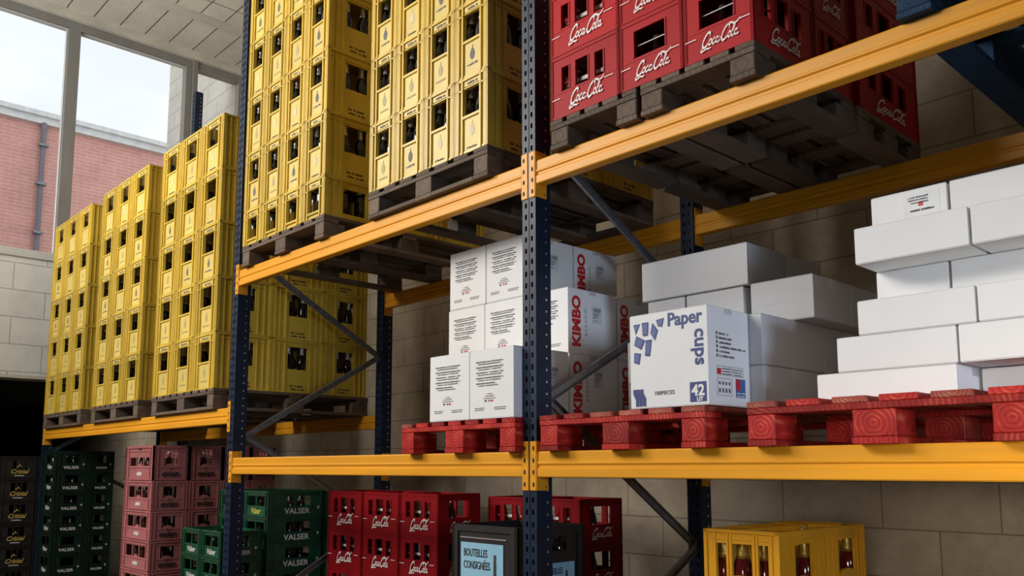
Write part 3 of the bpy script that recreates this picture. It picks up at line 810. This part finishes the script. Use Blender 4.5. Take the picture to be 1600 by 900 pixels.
# ------------------------------------------------------------------ black crates with blue signs
def sign_crate():
    w,d,h = .45,.44,.612
    r = thing('bottle_crate',(0,0,0)); mb = MB(); F = faces(w,d); e = .008
    for key in 'FRBL':
        fr,W = F[key]; g = lambda u,n,z,fr=fr: fr(u,n-e,z)
        holes = [] if key in 'FB' else [(.50*W,h-.115,.74*W,h-.05)]
        mb.side(g,W,h,holes,.010)
        mb.fbox(g,0,0,h-.03,W,e,h-.001); mb.fbox(g,0,0,0,W,e,.02); mb.fbox(g,0,0,.02,.04,e,h-.03); mb.fbox(g,W-.045,0,.02,W,e,h-.03)
    link('crate_shell',mb.mesh('crate_shell',BLK2),r)
    m2 = MB(); m2.box(.02,.02,.004,w-.02,d-.02,.014)
    for i in range(1,5): m2.box(w*i/5-.002,.02,.014,w*i/5+.002,d-.02,h-.05)
    for j in range(1,5): m2.box(.02,d*j/5-.002,.014,w-.02,d*j/5+.002,h-.05)
    link('divider_grid',m2.mesh('divider_grid',BLK),r)
    t = MB(); t.box(.055,.003,h-.062,w-.075,.0075,h-.057); link('pale_edge',t.mesh('pale_edge',FOIL),r)
    def bot(s):
        P = [(.027,-.11),(.027,.0),(.024,.02),(.011,.055),(.008,.085),(.0095,.105),(.0065,.150),(.008,.152),(.008,.160),(.005,.163)]
        return [[(-a[0]*s,a[1]*s),(a[0]*s,a[1]*s),(b[0]*s,b[1]*s),(-b[0]*s,b[1]*s)] for a,b in zip(P[:-1],P[1:])]
    for face in ('F','R'):
        if face == 'F':
            x0,x1 = .060,.355; z0,z1 = .02,h-.082; s = MB(); s.box(x0,.004,z0,x1,.0075,z1); T = lambda u,z:(u,.0028,z); rot = FRONT; sg = 1
        else:
            x0,x1 = .03,.375; z0,z1 = .02,h-.17; s = MB(); s.box(w-.0075,x0,z0,w-.004,x1,z1); T = lambda u,z:(w-.0028,u,z); rot = RIGHT; sg = .8
        p = link('sign_panel',s.mesh('sign_panel',SIGNB),r)
        for txt,zz in (('BOUTEILLES',.062),('CONSIGNÉES',.118)):
            o = link('sign_lettering',text_mesh(txt,.050,INKD,bold=.0004,xs=.62,align='LEFT'),r,T(x0+.022 if face == 'F' else x0+.13,z1-zz*sg),rot,(sg,sg,1))
        link('bottle_silhouette',poly_mesh(bot(1.0*sg),INKD),r,T(x1-.055,z1-.21*sg),rot)
        link('bottle_label',poly_mesh([rect(-.022*sg,-.04*sg,.022*sg,.0*sg)],WHT,.0012),r,T(x1-.055,z1-.225*sg),rot)
        link('sign_emblem',poly_mesh([ell(0,0,.02*sg,.02*sg)],INKD),r,T(x0+.05,z1-.25*sg),rot)
    return r
base_pallet(-.645,.15,-.195,.59,.082,'black crates with blue signs')
for i in range(2):
    place(('sign',),sign_crate,(-.645,.15,.696-.614*i),'black crate with pale blue bottle return sign, %s' % ['upper of two','lower of two'][i],'crate','black crates with blue signs')
for i in range(2):
    put_bottle('mini',(-.235,.36+.09*i,1.13),'small bottle showing in side opening of black sign crate','bottles in the black sign crate')

# ------------------------------------------------------------------ big golden crates, bottom right
def big_yellow(w,d):
    def f():
        h = .3165; r = thing('bottle_crate',(0,0,0)); mb = MB(); F = faces(w,d); e = .005
        for key in 'FRBL':
            fr,W = F[key]; g = lambda u,n,z,fr=fr: fr(u,n-e,z)
            if key in 'FB': holes = [(.17*W,.40*h,.30*W,.84*h),(.38*W,.40*h,.64*W,.84*h),(.72*W,.36*h,.85*W,.84*h)]
            else: holes = [(.37*W,.36*h,.76*W,.84*h)]
            mb.side(g,W,h,holes,.010)
            for u in (0,.14,.31,.355,.66,.70,.88,.975):
                if key in 'FB': mb.fbox(g,u*W,0,0,u*W+.008,e*.7,h-.002)
            for u in (0,.10,.22,.30,.80,.90,.97):
                if key in 'RL': mb.fbox(g,u*W,0,0,u*W+.008,e*.7,h-.002)
            mb.fbox(g,0,0,h-.012,W,e,h-.001); mb.fbox(g,0,0,.885*h,W,e*.5,.895*h)
            if key in 'FR':
                cx = W*(.51 if key == 'F' else .565); rx = .30*W if key == 'F' else .19*W; n = 14
                zb = .37*h
                P = [(cx+rx*math.cos(PI*i/n), zb+.11*h*math.sin(PI*i/n)**.8+.0) for i in range(n+1)]
                pts = [fr(u,-e-.012,z) for u,z in P]+[fr(u,-e+.001,z) for u,z in P]
                mb.add(pts,[tuple(range(n+1)),tuple(range(2*n+1,n,-1))]+[(i,i+1,i+n+2,i+n+1) for i in range(n)])
        link('crate_shell',mb.mesh('crate_shell',Y_big),r)
        m2 = MB(); m2.box(.015,.015,.004,w-.015,d-.015,.014)
        for i in range(1,4): m2.box(w*i/4-.002,.015,.014,w*i/4+.002,d-.015,.10)
        for i in range(1,4): m2.box(.015,d*i/4-.002,.014,w-.015,d*i/4+.002,.10)
        m2.box(.015,d*.5-.002,.26,w-.015,d*.5+.002,.318); m2.box(w*.5-.002,.015,.26,w*.5+.002,d-.015,.318)
        link('bottle_grid',m2.mesh('bottle_grid',Y_big),r)
        em = MB(); stroke(em,ell(0,0,.008,.010),.002,.003,closed=True); stroke(em,[(-.012,-.008),(-.004,.004),(.0,.012)],.002,.004); stroke(em,[(.012,-.008),(.004,.004),(.0,.012)],.002,.004)
        me = em.mesh('emblem',INKD)
        link('emblem',me,r,(.51*w,.0042,.33*h),FRONT); link('emblem',me,r,(w-.0042,.565*d,.33*h),RIGHT)
        link('brand_lettering',text_mesh('F',.034,INKD,bold=.0008),r,(.36*w,.0042,.26*h),FRONT)
        return r
    return f
base_pallet(.672,.30,.992,.98,.073,'golden crates')
bx0,bx1 = .672,.992; by = [.30,.625,.98]
for row in range(4):
    for j in range(2):
        d = by[j+1]-by[j]
        rw = ['top crate','second from top','third from top','bottom crate'][row]
        place(('BY',j),big_yellow(bx1-bx0-.004,d-.004),(bx0,by[j]+.002,1.345-.318*(row+1)),'golden yellow crate, %s, %s of the bottom right pair of stacks' % (rw,['front','rear'][j]),'crate','golden yellow crates')
        if row == 0:
            zz = 1.345-.318+.015
            sp = [(.165,.17),(.42,.17),(.70,.17),(.83,.845)] if j == 0 else [(.83,.84),(.5,.4)]
            for fx,fy in sp:
                put_bottle('wine',(bx0+.32*fx,by[j]+d*fy,zz),'red bottle with gold foil neck, %s golden crate, %s' % (['front','rear'][j],['left cell','middle cell','right cell','side window cell'][sp.index((fx,fy))] if j == 0 else ['side window cell','inner cell'][sp.index((fx,fy))]),'gold foil bottles')

# ------------------------------------------------------------------ red pallets of the lower shelf
PH = .143
place(('pr',0),pallet(.80,1.2,PH,7,PRED,False,PRED),(-.795,-.05,ZL),'red painted pallet left of the centre upright','pallet','red painted pallets')
place(('pr',1),pallet(.785,1.2,PH,6,PRED,False,PRED),(.147,-.05,ZL),'red painted pallet right of the centre upright, under the paper cups box','pallet','red painted pallets')
place(('pr',2),pallet(.82,1.2,PH,6,PRED,False,PRED),(1.09,-.05,ZL),'red painted pallet at the right under the white box pile','pallet','red painted pallets')
ZP = ZL+PH

# ------------------------------------------------------------------ cartons
def carton_mesh(w,d,h,m,key=None):
    k = ('cart',w,d,h,m.name)
    if k in _CM: return _CM[k]
    mb = MB(); g = .0015; t = .003
    mb.box(0,0,t,w,d,h-t)
    for z0,z1 in ((0,t-.0003),(h-t+.0003,h)):         # closing flaps meeting along the middle
        mb.box(.001,.001,z0,w-.001,d/2-g,z1); mb.box(.001,d/2+g,z0,w-.001,d-.001,z1)
    _CM[k] = mb.mesh('carton',m); return _CM[k]
def tape_mesh(w,d,h,end=.05):
    k = ('tape',w,d,h)
    if k in _CM: return _CM[k]
    mb = MB(); y = d/2
    mb.box(.0,y-.024,h,w,y+.024,h+.0005); mb.box(-.0006,y-.024,h-end,0,y+.024,h); mb.box(w,y-.024,h-end,w+.0006,y+.024,h)
    _CM[k] = mb.mesh('tape',TAPE); return _CM[k]
# printed boxes: text on the front, big red lettering on the right
bw,bd,bh = .285,.34,.3045
PR_text = None
def text_block():
    mb = MB(); r = random.Random(5)
    def line(x,y,L,h):
        e = x+L
        while x < e:
            w = h*r.uniform(.35,.75)
            if r.random() < .12: x += h*.45; continue
            mb.add([(x,y,.0008),(x+w,y,.0008),(x+w,y+h*r.uniform(.6,1),.0008),(x,y+h*.8,.0008)],[(0,1,2,3)]); x += w+h*.10
    for i in range(5):
        y = .245-i*.0235
        line(.038,y,.172-(.05 if i == 4 else 0),.0072); line(.050,y-.0095,.150-(.02 if i == 4 else 0),.006)
    for i,L in enumerate((.035,.055,.075)): line(.125-L/2,.105-i*.0095,L,.0045)
    line(.03,.045,.065,.0045); line(.03,.037,.06,.0045); line(.155,.045,.075,.0045); line(.155,.037,.07,.0045)
    return mb.mesh('small_print',INKG)
TB = text_block()
FLAG = poly_mesh([rect(.10,.073,.112,.081)],BLUI); FLAGR = poly_mesh([rect(.124,.073,.134,.081),rect(.14,.073,.154,.081)],REDI)
KIM = text_mesh('KIMBO',.075,REDI,bold=.0036,xs=1.03,align='CENTER')
KSUB = text_mesh('ecocom',.034,INKL,bold=0,align='CENTER',space=1.25)
LBL = poly_mesh([rect(0,0,.066,.085)],mat('label_paper',(.82,.83,.85),.5))
def barcode():
    mb = MB(); r = random.Random(2); x = .008
    while x < .056:
        w = r.choice((.0015,.003)); mb.add([(x,.055,.0016),(x+w,.055,.0016),(x+w,.075,.0016),(x,.075,.0016)],[(0,1,2,3)]); x += w+r.choice((.0015,.003))
    for i in range(3): mb.add([(.006,.045-i*.009,.0016),(.05-i*.008,.045-i*.009,.0016),(.05-i*.008,.049-i*.009,.0016),(.006,.049-i*.009,.0016)],[(0,1,2,3)])
    mb.add([(.01,.01,.0016),(.016,.01,.0016),(.016,.016,.0016),(.01,.016,.0016)],[(0,1,2,3)]); mb.add([(.024,.01,.0016),(.03,.01,.0016),(.03,.016,.0016),(.024,.016,.0016)],[(0,1,2,3)])
    return mb.mesh('barcode',INKG)
BAR = barcode()
def kbox(right=True):
    def f():
        r = thing('cardboard_box',(0,0,0)); w,d,h = bw-.003,bd-.003,bh-.001
        bevel(link('carton',carton_mesh(w,d,h,CART),r),.0025,2)
        link('closing_tape',tape_mesh(w,d,h-.0006,.02),r)
        link('small_print',TB,r,(.005,-.0005,.0),FRONT); link('print_mark',FLAG,r,(.0,-.0005,0),FRONT); link('print_mark',FLAGR,r,(0,-.0005,0),FRONT)
        if right:
            link('red_lettering',KIM,r,(w+.0006,.085,h*.5),(PI/2,-PI/2,PI/2) if 0 else (0,PI/2,0),(1,1,1))
            r.children[-1].rotation_euler = Matrix(((0,0,1),(0,-1,0),(1,0,0))).transposed().to_euler()
        return r
    return f
def vert_right(o):
    """letters standing on the right hand face (+x) and reading upwards"""
    # local x -> world +z, local y -> world -y, local z -> world +x
    o.rotation_euler = Matrix(((0,0,1),(0,-1,0),(1,0,0))).to_euler()
def kbox2():
    r = thing('cardboard_box',(0,0,0)); w,d,h = bw-.003,bd-.003,bh-.001
    bevel(link('carton',carton_mesh(w,d,h,CART),r),.0025,2)
    link('closing_tape',tape_mesh(w,d,h-.0006,.02),r)
    link('small_print',TB,r,(.005,-.0005,.0),FRONT); link('print_mark',FLAG,r,(.0,-.0005,0),FRONT); link('print_mark',FLAGR,r,(0,-.0005,0),FRONT)
    vert_right(link('red_lettering',KIM,r,(w+.0006,.080,h*.5),(0,0,0)))
    vert_right(link('grey_lettering',KSUB,r,(w+.0006,.128,h*.5),(0,0,0)))
    al = link('address_label',LBL,r,(w+.0005,.165,h*.5),RIGHT); link('barcode',BAR,al)
    return r
def kput(x,y,z,label):
    o = place(('kbox',),kbox2,(x,y,z),label,'box','white boxes with red lettering')
    dy = .045 if y < 0 else 0            # print sits further back on the two front boxes
    for c in o.children:
        if c.name.startswith('red_lettering'): c.location.y = .080+dy
        if c.name.startswith('grey_lettering'): c.location.y = .128+dy
        if c.name.startswith('address_label'): c.location.y = .165+dy
yk = [-.048,.31,.655,1.0-.0]
k1 = [-.574,-.288]
for i,x in enumerate(k1): kput(x,-.048,ZP+.0005,'white printed box, bottom layer front, %s one on the left red pallet' % ['left','right'][i])
for j,y in enumerate((.31,.655)):
    for i in range(3):
        kput(-.875+.2865*i+.0,y,ZP+.0005,'white printed box, bottom layer, %s line, %s of three' % (['middle','rear'][j],['left','centre','right'][i]))
        kput(-.88+.2865*i,y,ZP+bh+.001,'white printed box, second layer, %s line, %s of three' % (['front','rear'][j],['left','centre','right'][i]))
    for i in range(2):
        kput(-.872+.288*i,y,ZP+2*bh+.0015,'white printed box, top layer, %s line, %s one' % (['front','rear'][j],['left','right'][i]))

# paper cups box
def cups_box():
    w,d,h = .333,.258,.342
    r = thing('cardboard_box',(0,0,0))
    bevel(link('carton',carton_mesh(w,d,h,CART),r),.0025,2); link('closing_tape',tape_mesh(w,d,h-.0006,.02),r)
    yy = -.0006
    link('brand_lettering',text_mesh('Paper',.066,BLUI,bold=.0016,align='LEFT'),r,(.168,yy,h-.056),FRONT,(.95,1.,1))
    o = link('brand_lettering',text_mesh('cups',.070,BLUI,bold=.0018,align='LEFT'),r,(.283,yy,h-.078))
    # reads downwards on the front face: local x -> -z, local y -> +x
    o.rotation_euler = Matrix(((0,1,0),(0,0,-1),(-1,0,0))).to_euler()
    cups = [[(.018,.308),(.048,.308),(.028,.270)],[(.056,.311),(.086,.311),(.083,.262),(.060,.262)],[(.104,.306),(.128,.276),(.114,.240),(.094,.270)],
            [(.120,.314),(.155,.318),(.146,.286),(.128,.290)],[(.030,.266),(.070,.246),(.052,.213),(.020,.232)],[(.073,.246),(.100,.246),(.090,.186),(.068,.190)],
            [(.020,.205),(.050,.200),(.042,.160),(.018,.168)]]
    link('cup_pictogram',poly_mesh(cups,BLUI),r,(0,yy,0),FRONT)
    inner = []
    for p in cups:
        cx = sum(q[0] for q in p)/len(p); cy = sum(q[1] for q in p)/len(p)
        inner.append([(cx+(x-cx)*.72,cy+(y-cy)*.72) for x,y in p])
    link('cup_pictogram_fill',poly_mesh(inner,BLUL,.0014),r,(0,yy,0),FRONT)
    link('number_square',poly_mesh([rect(0,0,.066,.068)],BLUI),r,(.258,yy,.012),FRONT)
    link('number',text_mesh('42',.052,WHT,bold=.0016),r,(.291,yy-.0006,.034),FRONT); link('number_caption',text_mesh('LIT',.019,WHT,bold=.0008),r,(.298,yy-.0006,.015),FRONT)
    link('piece_count',text_mesh('100PIECES',.020,INKG,bold=.0002),r,(.15,yy,.045),FRONT)
    em = MB()
    for k in range(3):
        x = .001+k*.0175; stroke(em,[(x,.062),(x,.048),(x+.006,.036),(x+.012,.026),(x+.012,.014),(x+.012,.0)],.0145,.0145,taper=False)
    link('emblem',em.mesh('emblem',BLUI),r,(.018,yy,.008),FRONT,(.92,1,1))
    xx = w+.0006
    for i in range(6):
        z = .245-i*.0155
        link('side_bullet',poly_mesh([rect(0,0,.010,.010)],INKG),r,(xx,.05,z),RIGHT)
        link('side_text',squig(1,(.055,.075,.07,.16,.065,.09)[i],.0085,INKG,seed=20+i),r,(xx,.068,z),RIGHT)
    fr = MB()
    def frame(x0,y0,x1,y1,t=.0014):
        for q in (rect(x0,y0,x1,y0+t),rect(x0,y1-t,x1,y1),rect(x0,y0,x0+t,y1),rect(x1-t,y0,x1,y1)): fr.add([(a,b,.0008) for a,b in q],[(0,1,2,3)])
    frame(.05,.105,.135,.137); frame(.14,.105,.215,.137); frame(.05,.035,.14,.095)
    link('side_frame',fr.mesh('side_frame',INKG),r,(xx,0,0),RIGHT)
    link('side_icon',poly_mesh([rect(.06+.02*i,.072,.07+.02*i,.083) for i in range(4)]+[rect(.06+.02*i,.045,.07+.02*i,.060) for i in range(4)],INKG),r,(xx,0,0),RIGHT)
    link('red_mark',poly_mesh([rect(.053,.108,.075,.128)],REDI),r,(xx,0,0),RIGHT)
    link('framed_text',squig(1,.05,.005,INKG,seed=4,lines=3),r,(xx,.08,.126),RIGHT); link('framed_text',squig(1,.06,.005,INKG,seed=9,lines=3),r,(xx,.147,.126),RIGHT)
    link('colour_sticker',poly_mesh([rect(.165,.032,.225,.098)],mat('blue_sticker',(.05,.16,.45),.4)),r,(xx,0,0),RIGHT)
    link('sticker_corner',poly_mesh([rect(.167,.058,.193,.096)],REDI,.0014),r,(xx,0,0),RIGHT)
    link('sticker_print',squig(1,.05,.006,WHT,seed=8,lines=2),r,(xx+.0006,.170,.045),RIGHT)
    return r
o = cups_box(); o.location = (.615,-.046,ZP+.0005); tag(o,'white paper cups box with blue cup pictures on its front','box')

def plain(x0,y0,z0,x1,y1,z1,label,m=CART,group=None,tape=True,stick=None,seam=False):
    w,d,h = round(x1-x0-.003,4),round(y1-y0-.003,4),round(z1-z0-.0015,4)
    r = thing('cardboard_box',(x0+.0015,y0+.0015,z0+.0008),label,'box',group)
    bevel(link('carton',carton_mesh(w,d,h,m),r),.003,2)
    if tape: link('closing_tape',tape_mesh(w,d,h-.0006,min(.04,h*.3)),r)
    if seam:
        s = MB(); s.box(.02,-.0005,h*.42,w-.06,0,h*.425); link('crease',s.mesh('crease',INKL),r)
    if stick:
        q = MB(); q.box(stick[0],-.0008,stick[1],stick[0]+.11,0,stick[1]+.072); o = link('paper_label',q.mesh('paper_label',mat('label_paper',(.82,.83,.85),.5)),r)
        link('label_print',squig(1,.06,.005,INKG,seed=3,lines=3),r,(stick[0]+.015,-.0012,stick[1]+.056),FRONT)
        link('label_print',squig(1,.07,.007,INKD,seed=6,lines=1),r,(stick[0]+.02,-.0012,stick[1]+.012),FRONT)
        link('label_mark',poly_mesh([rect(0,0,.014,.014)],REDI),r,(stick[0]+.045,-.0012,stick[1]+.028),FRONT)
    return r
G2 = 'plain boxes behind the paper cups box'
# second pallet pile: bottom two layers
plain(.48,.215,ZP,1.0,.675,1.935,'plain grey-white box, bottom layer right behind the paper cups box',CARTG,G2)
plain(.48,.68,ZP,1.0,1.13,1.935,'plain grey-white box, bottom layer rear, behind paper cups box',CARTG,G2)
plain(.48,.215,1.935,1.0,.675,2.122,'plain grey-white box, second layer right behind the paper cups box',CARTG,G2,seam=False)
plain(.48,.68,1.935,1.0,1.13,2.122,'plain grey-white box, second layer rear, behind paper cups box',CARTG,G2)
plain(.20,.45,ZP,.475,1.1,1.935,'plain grey-white box, bottom layer left, hidden behind paper cups box',CARTG,G2)
plain(.20,.45,1.935,.475,1.1,2.122,'plain grey-white box, second layer left, hidden behind paper cups box',CARTG,G2)
plain(.318,.45,2.122,.512,.75,2.286,'small plain box end, third layer left, behind the paper cups box',CARTG,G2)
plain(.518,.45,2.122,.79,.75,2.286,'plain box, third layer centre, above the paper cups lettering',CARTG,G2,seam=True)
plain(.82,.45,2.122,1.082,.75,2.289,'plain box with crease, third layer right, above plain grey boxes',CARTG,G2,seam=True)
plain(.82,.755,2.122,1.082,1.06,2.289,'plain box, third layer rear right, beside the dark wall',CARTG,G2)
plain(.318,.755,2.122,.79,1.06,2.286,'plain box, third layer rear left, hidden in the pile',CARTG,G2)
plain(.287,.45,2.29,.812,.745,2.462,'long plain box on top of the pile behind the paper cups box',CARTG,G2)
plain(.287,.75,2.29,.812,1.05,2.462,'long plain box, top layer rear, behind the topmost front box',CARTG,G2)
# third pallet pile
G3_ = 'smooth white boxes at the right'
plain(1.257,.10,ZP,1.682,.40,1.868,'flat white box, bottom layer, front left of the right hand pile',CART,G3_,tape=True)
plain(1.69,.27,ZP,2.12,.57,1.865,'flat white box, bottom layer, set back under the overhanging box',CART,G3_)
plain(1.257,.405,ZP,1.682,.80,1.868,'flat white box, bottom layer, rear left of the right hand pile',CART,G3_)
plain(1.328,.10,1.868,1.686,.45,1.979,'white box, second layer, front left of the right hand pile',CART,G3_)
plain(1.69,.10,1.868,2.06,.45,1.979,'white box, second layer, overhanging at the right edge',CART,G3_)
plain(1.40,.10,1.979,1.742,.45,2.088,'white box, third layer, front left of the right hand pile',CART,G3_)
plain(1.746,.10,1.979,2.10,.45,2.088,'white box, third layer, at the right edge of the photo',CART,G3_)
plain(1.40,.25,2.088,1.624,.50,2.203,'white box, fourth layer left, shaded below the overhanging boxes',CART,G3_,tape=False)
plain(1.63,.25,2.088,2.0,.50,2.203,'white box, fourth layer right, shaded below the overhanging boxes',CART,G3_,tape=False)
plain(1.401,.10,2.203,1.736,.45,2.320,'white overhanging box, fifth layer left of the right hand pile',CART,G3_,tape=False)
plain(1.742,.10,2.203,2.08,.45,2.320,'white overhanging box, fifth layer at the right edge',CART,G3_,tape=False)
plain(1.395,.25,2.320,1.633,.52,2.453,'white box with a printed label, topmost layer of the right hand pile',CART,G3_,tape=False,stick=(.105,.045))
plain(1.640,.25,2.320,2.0,.52,2.453,'white box, topmost layer at the right edge, beside the labelled box',CART,G3_,tape=False)

# ------------------------------------------------------------------ the room
mb = MB(); mb.box(-13.2,-7,-.1,6,2.2,0); struct('floor',mb.mesh('floor',FLOOR))
mb = MB(); mb.box(-7.28,2.1,0,6,2.3,6.8); mb.box(-13.2,2.1,0,-7.28,2.3,2.55)
struct('wall_back',mb.mesh('wall_back',WALL_B))
XW = -7.3
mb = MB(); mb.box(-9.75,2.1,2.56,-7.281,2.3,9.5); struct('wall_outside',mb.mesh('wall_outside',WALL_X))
mb = MB(); mb.box(XW-.3,-7,2.53,XW,2.099,3.77); struct('wall_left',mb.mesh('wall_left',WALL_L))
mb = MB(); mb.box(XW-.3,-7,2.50,XW-.001,2.099,2.529); struct('trim_1',mb.mesh('lintel',CONC))
mb = MB(); mb.box(XW-.3,-7,6.52,XW-.0,2.099,6.8); struct('trim_3',mb.mesh('wall_left_head',CONC))
# window
r = thing('window_1',(XW,0,0)); r['kind'] = 'structure'
def fr_box(nm,x0,y0,z0,x1,y1,z1,m):
    b = MB(); b.box(x0,y0,z0,x1,y1,z1); return bevel(link(nm,b.mesh(nm,m),r),.004)
fr_box('window_head',-.06,-6.9,6.41,.05,2.095,6.515,FRAME)
fr_box('window_head_bead',-.03,-6.9,6.395,.02,1.37,6.41,FRAMEL)
fr_box('mullion',-.06,1.36,3.86,.05,1.435,6.41,FRAME)
fr_box('window_jamb',-.06,2.03,3.86,.05,2.095,6.41,FRAME)
fr_box('mullion',-.08,1.436,3.80,.07,1.50,6.515,FRAME)
fr_box('window_sill',-.10,-6.9,3.772,.03,2.095,3.80,FRAMEL)
fr_box('window_bottom_rail',-.06,-6.9,3.80,.02,2.03,3.86,FRAMEL)
for k in range(4):
    y = .049-1.32*k
    fr_box('mullion',-.06,y,3.86,.05,y+.127,6.41,FRAME)
    fr_box('mullion_bead',-.03,y-.012,3.86,.015,y,6.395,FRAMEL)
ys_ = [-6.9,-3.91,-2.591,-1.271,.049]; 
for k,(a,b) in enumerate(((1.505,2.03),(.176,1.36),(-1.144,.037),(-2.464,-1.283),(-3.784,-2.603),(-6.9,-3.923))):
    g = MB(); g.add([(-.01,a,3.86),(-.01,b,3.86),(-.01,b,6.41),(-.01,a,6.41)],[(0,1,2,3)]); link('glass_pane',g.mesh('glass_pane',GLASS),r)
# ceiling: hollow blocks between cast ribs running along y
mb = MB(); mb.box(XW-.3,-7,6.60,6,2.099,6.75); struct('ceiling',mb.mesh('ceiling',CEIL))
x = -7.28; k = 2
xs_ = []
rb = [(-7.30,-7.20)]
x = -6.45
while x < 5.5: rb.append((x,x+.15)); x += .90
mb = MB()
for a,b in rb: mb.box(a,-7,6.50 if a < -7.2 else 6.575,b,2.099,6.60)
struct('trim_2',mb.mesh('ceiling_ribs',CONC))
# right wall keeps the light coming from the window side
mb = MB(); mb.box(5.6,-7,0,5.8,2.099,6.6); struct('wall_right',mb.mesh('wall_right',WALL_D))
mb = MB(); mb.box(XW,-7.3,0,5.8,-7.0,6.6); struct('wall_front',mb.mesh('wall_front',WALL_D))
# dark space beyond the end of the rack, below the window wall
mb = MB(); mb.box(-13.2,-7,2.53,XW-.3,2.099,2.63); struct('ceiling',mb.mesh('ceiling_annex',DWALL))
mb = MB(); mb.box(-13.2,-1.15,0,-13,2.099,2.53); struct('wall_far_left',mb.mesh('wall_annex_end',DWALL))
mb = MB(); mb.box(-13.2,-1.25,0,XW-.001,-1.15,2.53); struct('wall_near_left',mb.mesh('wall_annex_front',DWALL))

# building across the yard
XB_ = -16
r = thing('brick_building',(XB_,0,0),'pale red brick building with white cornice outside the window','building')
b = MB(); b.box(-3,-22,0,0,14,8.48); link('brick_wall',b.mesh('brick_wall',BRICK),r)
b = MB(); b.box(-3.1,-22,8.48,.10,14,8.62); b.box(-3.1,-22,8.62,.16,14,8.72); link('cornice',b.mesh('cornice',CORN),r)
b = MB(); b.lathe([(.05,0),(.05,8.5)],12); o = link('downpipe',b.mesh('downpipe',PIPE),r,(.09,1.94,0))
b = MB()
for z in (6.2,7.2,8.0): b.box(-.02,-.09,z,.09,.09,z+.05)
link('pipe_clip',b.mesh('pipe_clips',GALV),r,(.09,1.94,0))
mb = MB(); mb.box(-40,-40,-.25,-7.6,40,-.11); o = struct('ground',mb.mesh('ground',FLOOR))

# ------------------------------------------------------------------ world and lights
w = bpy.data.worlds.new('World'); S.world = w; w.use_nodes = True
N = w.node_tree.nodes; L = w.node_tree.links; bg = N['Background']
tc = N.new('ShaderNodeTexCoord'); mp = N.new('ShaderNodeMapping'); mp.inputs['Scale'].default_value = (1,1,2.2)
no = N.new('ShaderNodeTexNoise'); no.inputs['Scale'].default_value = 3.2; no.inputs['Detail'].default_value = 6
cr = N.new('ShaderNodeValToRGB'); cr.color_ramp.elements[0].position = .42; cr.color_ramp.elements[1].position = .62
cr.color_ramp.elements[0].color = (.80,.84,.89,1); cr.color_ramp.elements[1].color = (.95,.96,.97,1)
L.new(tc.outputs['Generated'],mp.inputs[0]); L.new(mp.outputs[0],no.inputs['Vector']); L.new(no.outputs['Fac'],cr.inputs['Fac']); L.new(cr.outputs['Color'],bg.inputs['Color'])
bg.inputs['Strength'].default_value = 1.22
def area(loc, target, size, power, col=(1,1,1), sy=None, spread=180):
    l = bpy.data.lights.new('area','AREA'); l.energy = power; l.color = col; l.size = size; l.spread = math.radians(spread)
    if sy: l.shape = 'RECTANGLE'; l.size_y = sy
    o = bpy.data.objects.new('area_light',l); COL.objects.link(o); o.location = loc
    o.rotation_euler = (Vector(target)-Vector(loc)).to_track_quat('-Z','Y').to_euler(); return o
area((-4.6,-4.6,5.2),(-1.4,0,2.6),2.6,292,(1,.955,.885),1.6)
area((-1.3,-5.2,4.6),(1.2,0,1.9),1.9,156,(1,.97,.93),1.2)
area((3.4,-3.4,1.6),(2.2,1.8,.9),1.6,9,(1,.90,.74),.5,spread=42)
area((5.2,-1.5,1.9),(.8,.2,1.95),.9,3.4,(.62,.78,1.0),.6,spread=34)
area((-4.8,-3.4,3.8),(-6.0,-.4,6.6),2.6,70,(.97,.98,1),1.6,spread=120)  # unseen up-facing fill, added to brighten the ceiling

area((-10.0,1.0,2.3),(-10.2,2.1,1.5),.8,5,(1,.95,.88),.3,spread=130)  # unseen lamp added to lift the annex back wall out of black

# ------------------------------------------------------------------ camera
cd = bpy.data.cameras.new('camera'); cam = bpy.data.objects.new('camera',cd); COL.objects.link(cam); S.camera = cam
yaw,pit,rol = map(math.radians,(46.8025,6.8051,-0.0702))
F_ = Vector((-math.sin(yaw)*math.cos(pit),math.cos(yaw)*math.cos(pit),math.sin(pit)))
R_ = Vector((math.cos(yaw),math.sin(yaw),0)); U_ = R_.cross(F_)
R2 = R_*math.cos(rol)+U_*math.sin(rol); U2 = -R_*math.sin(rol)+U_*math.cos(rol)
M = Matrix((R2,U2,-F_)).transposed().to_4x4(); M.translation = Vector((2.571,-2.4811,1.5721)); cam.matrix_world = M
cd.sensor_width = 36; cd.lens = 1329.99/1600*36
cd.shift_x = (800-798.85)/1600; cd.shift_y = (572.316-450)/1600
cd.clip_start = .05; cd.clip_end = 200
S.view_settings.view_transform = 'Standard'; S.view_settings.look = 'None'; S.view_settings.exposure = 0
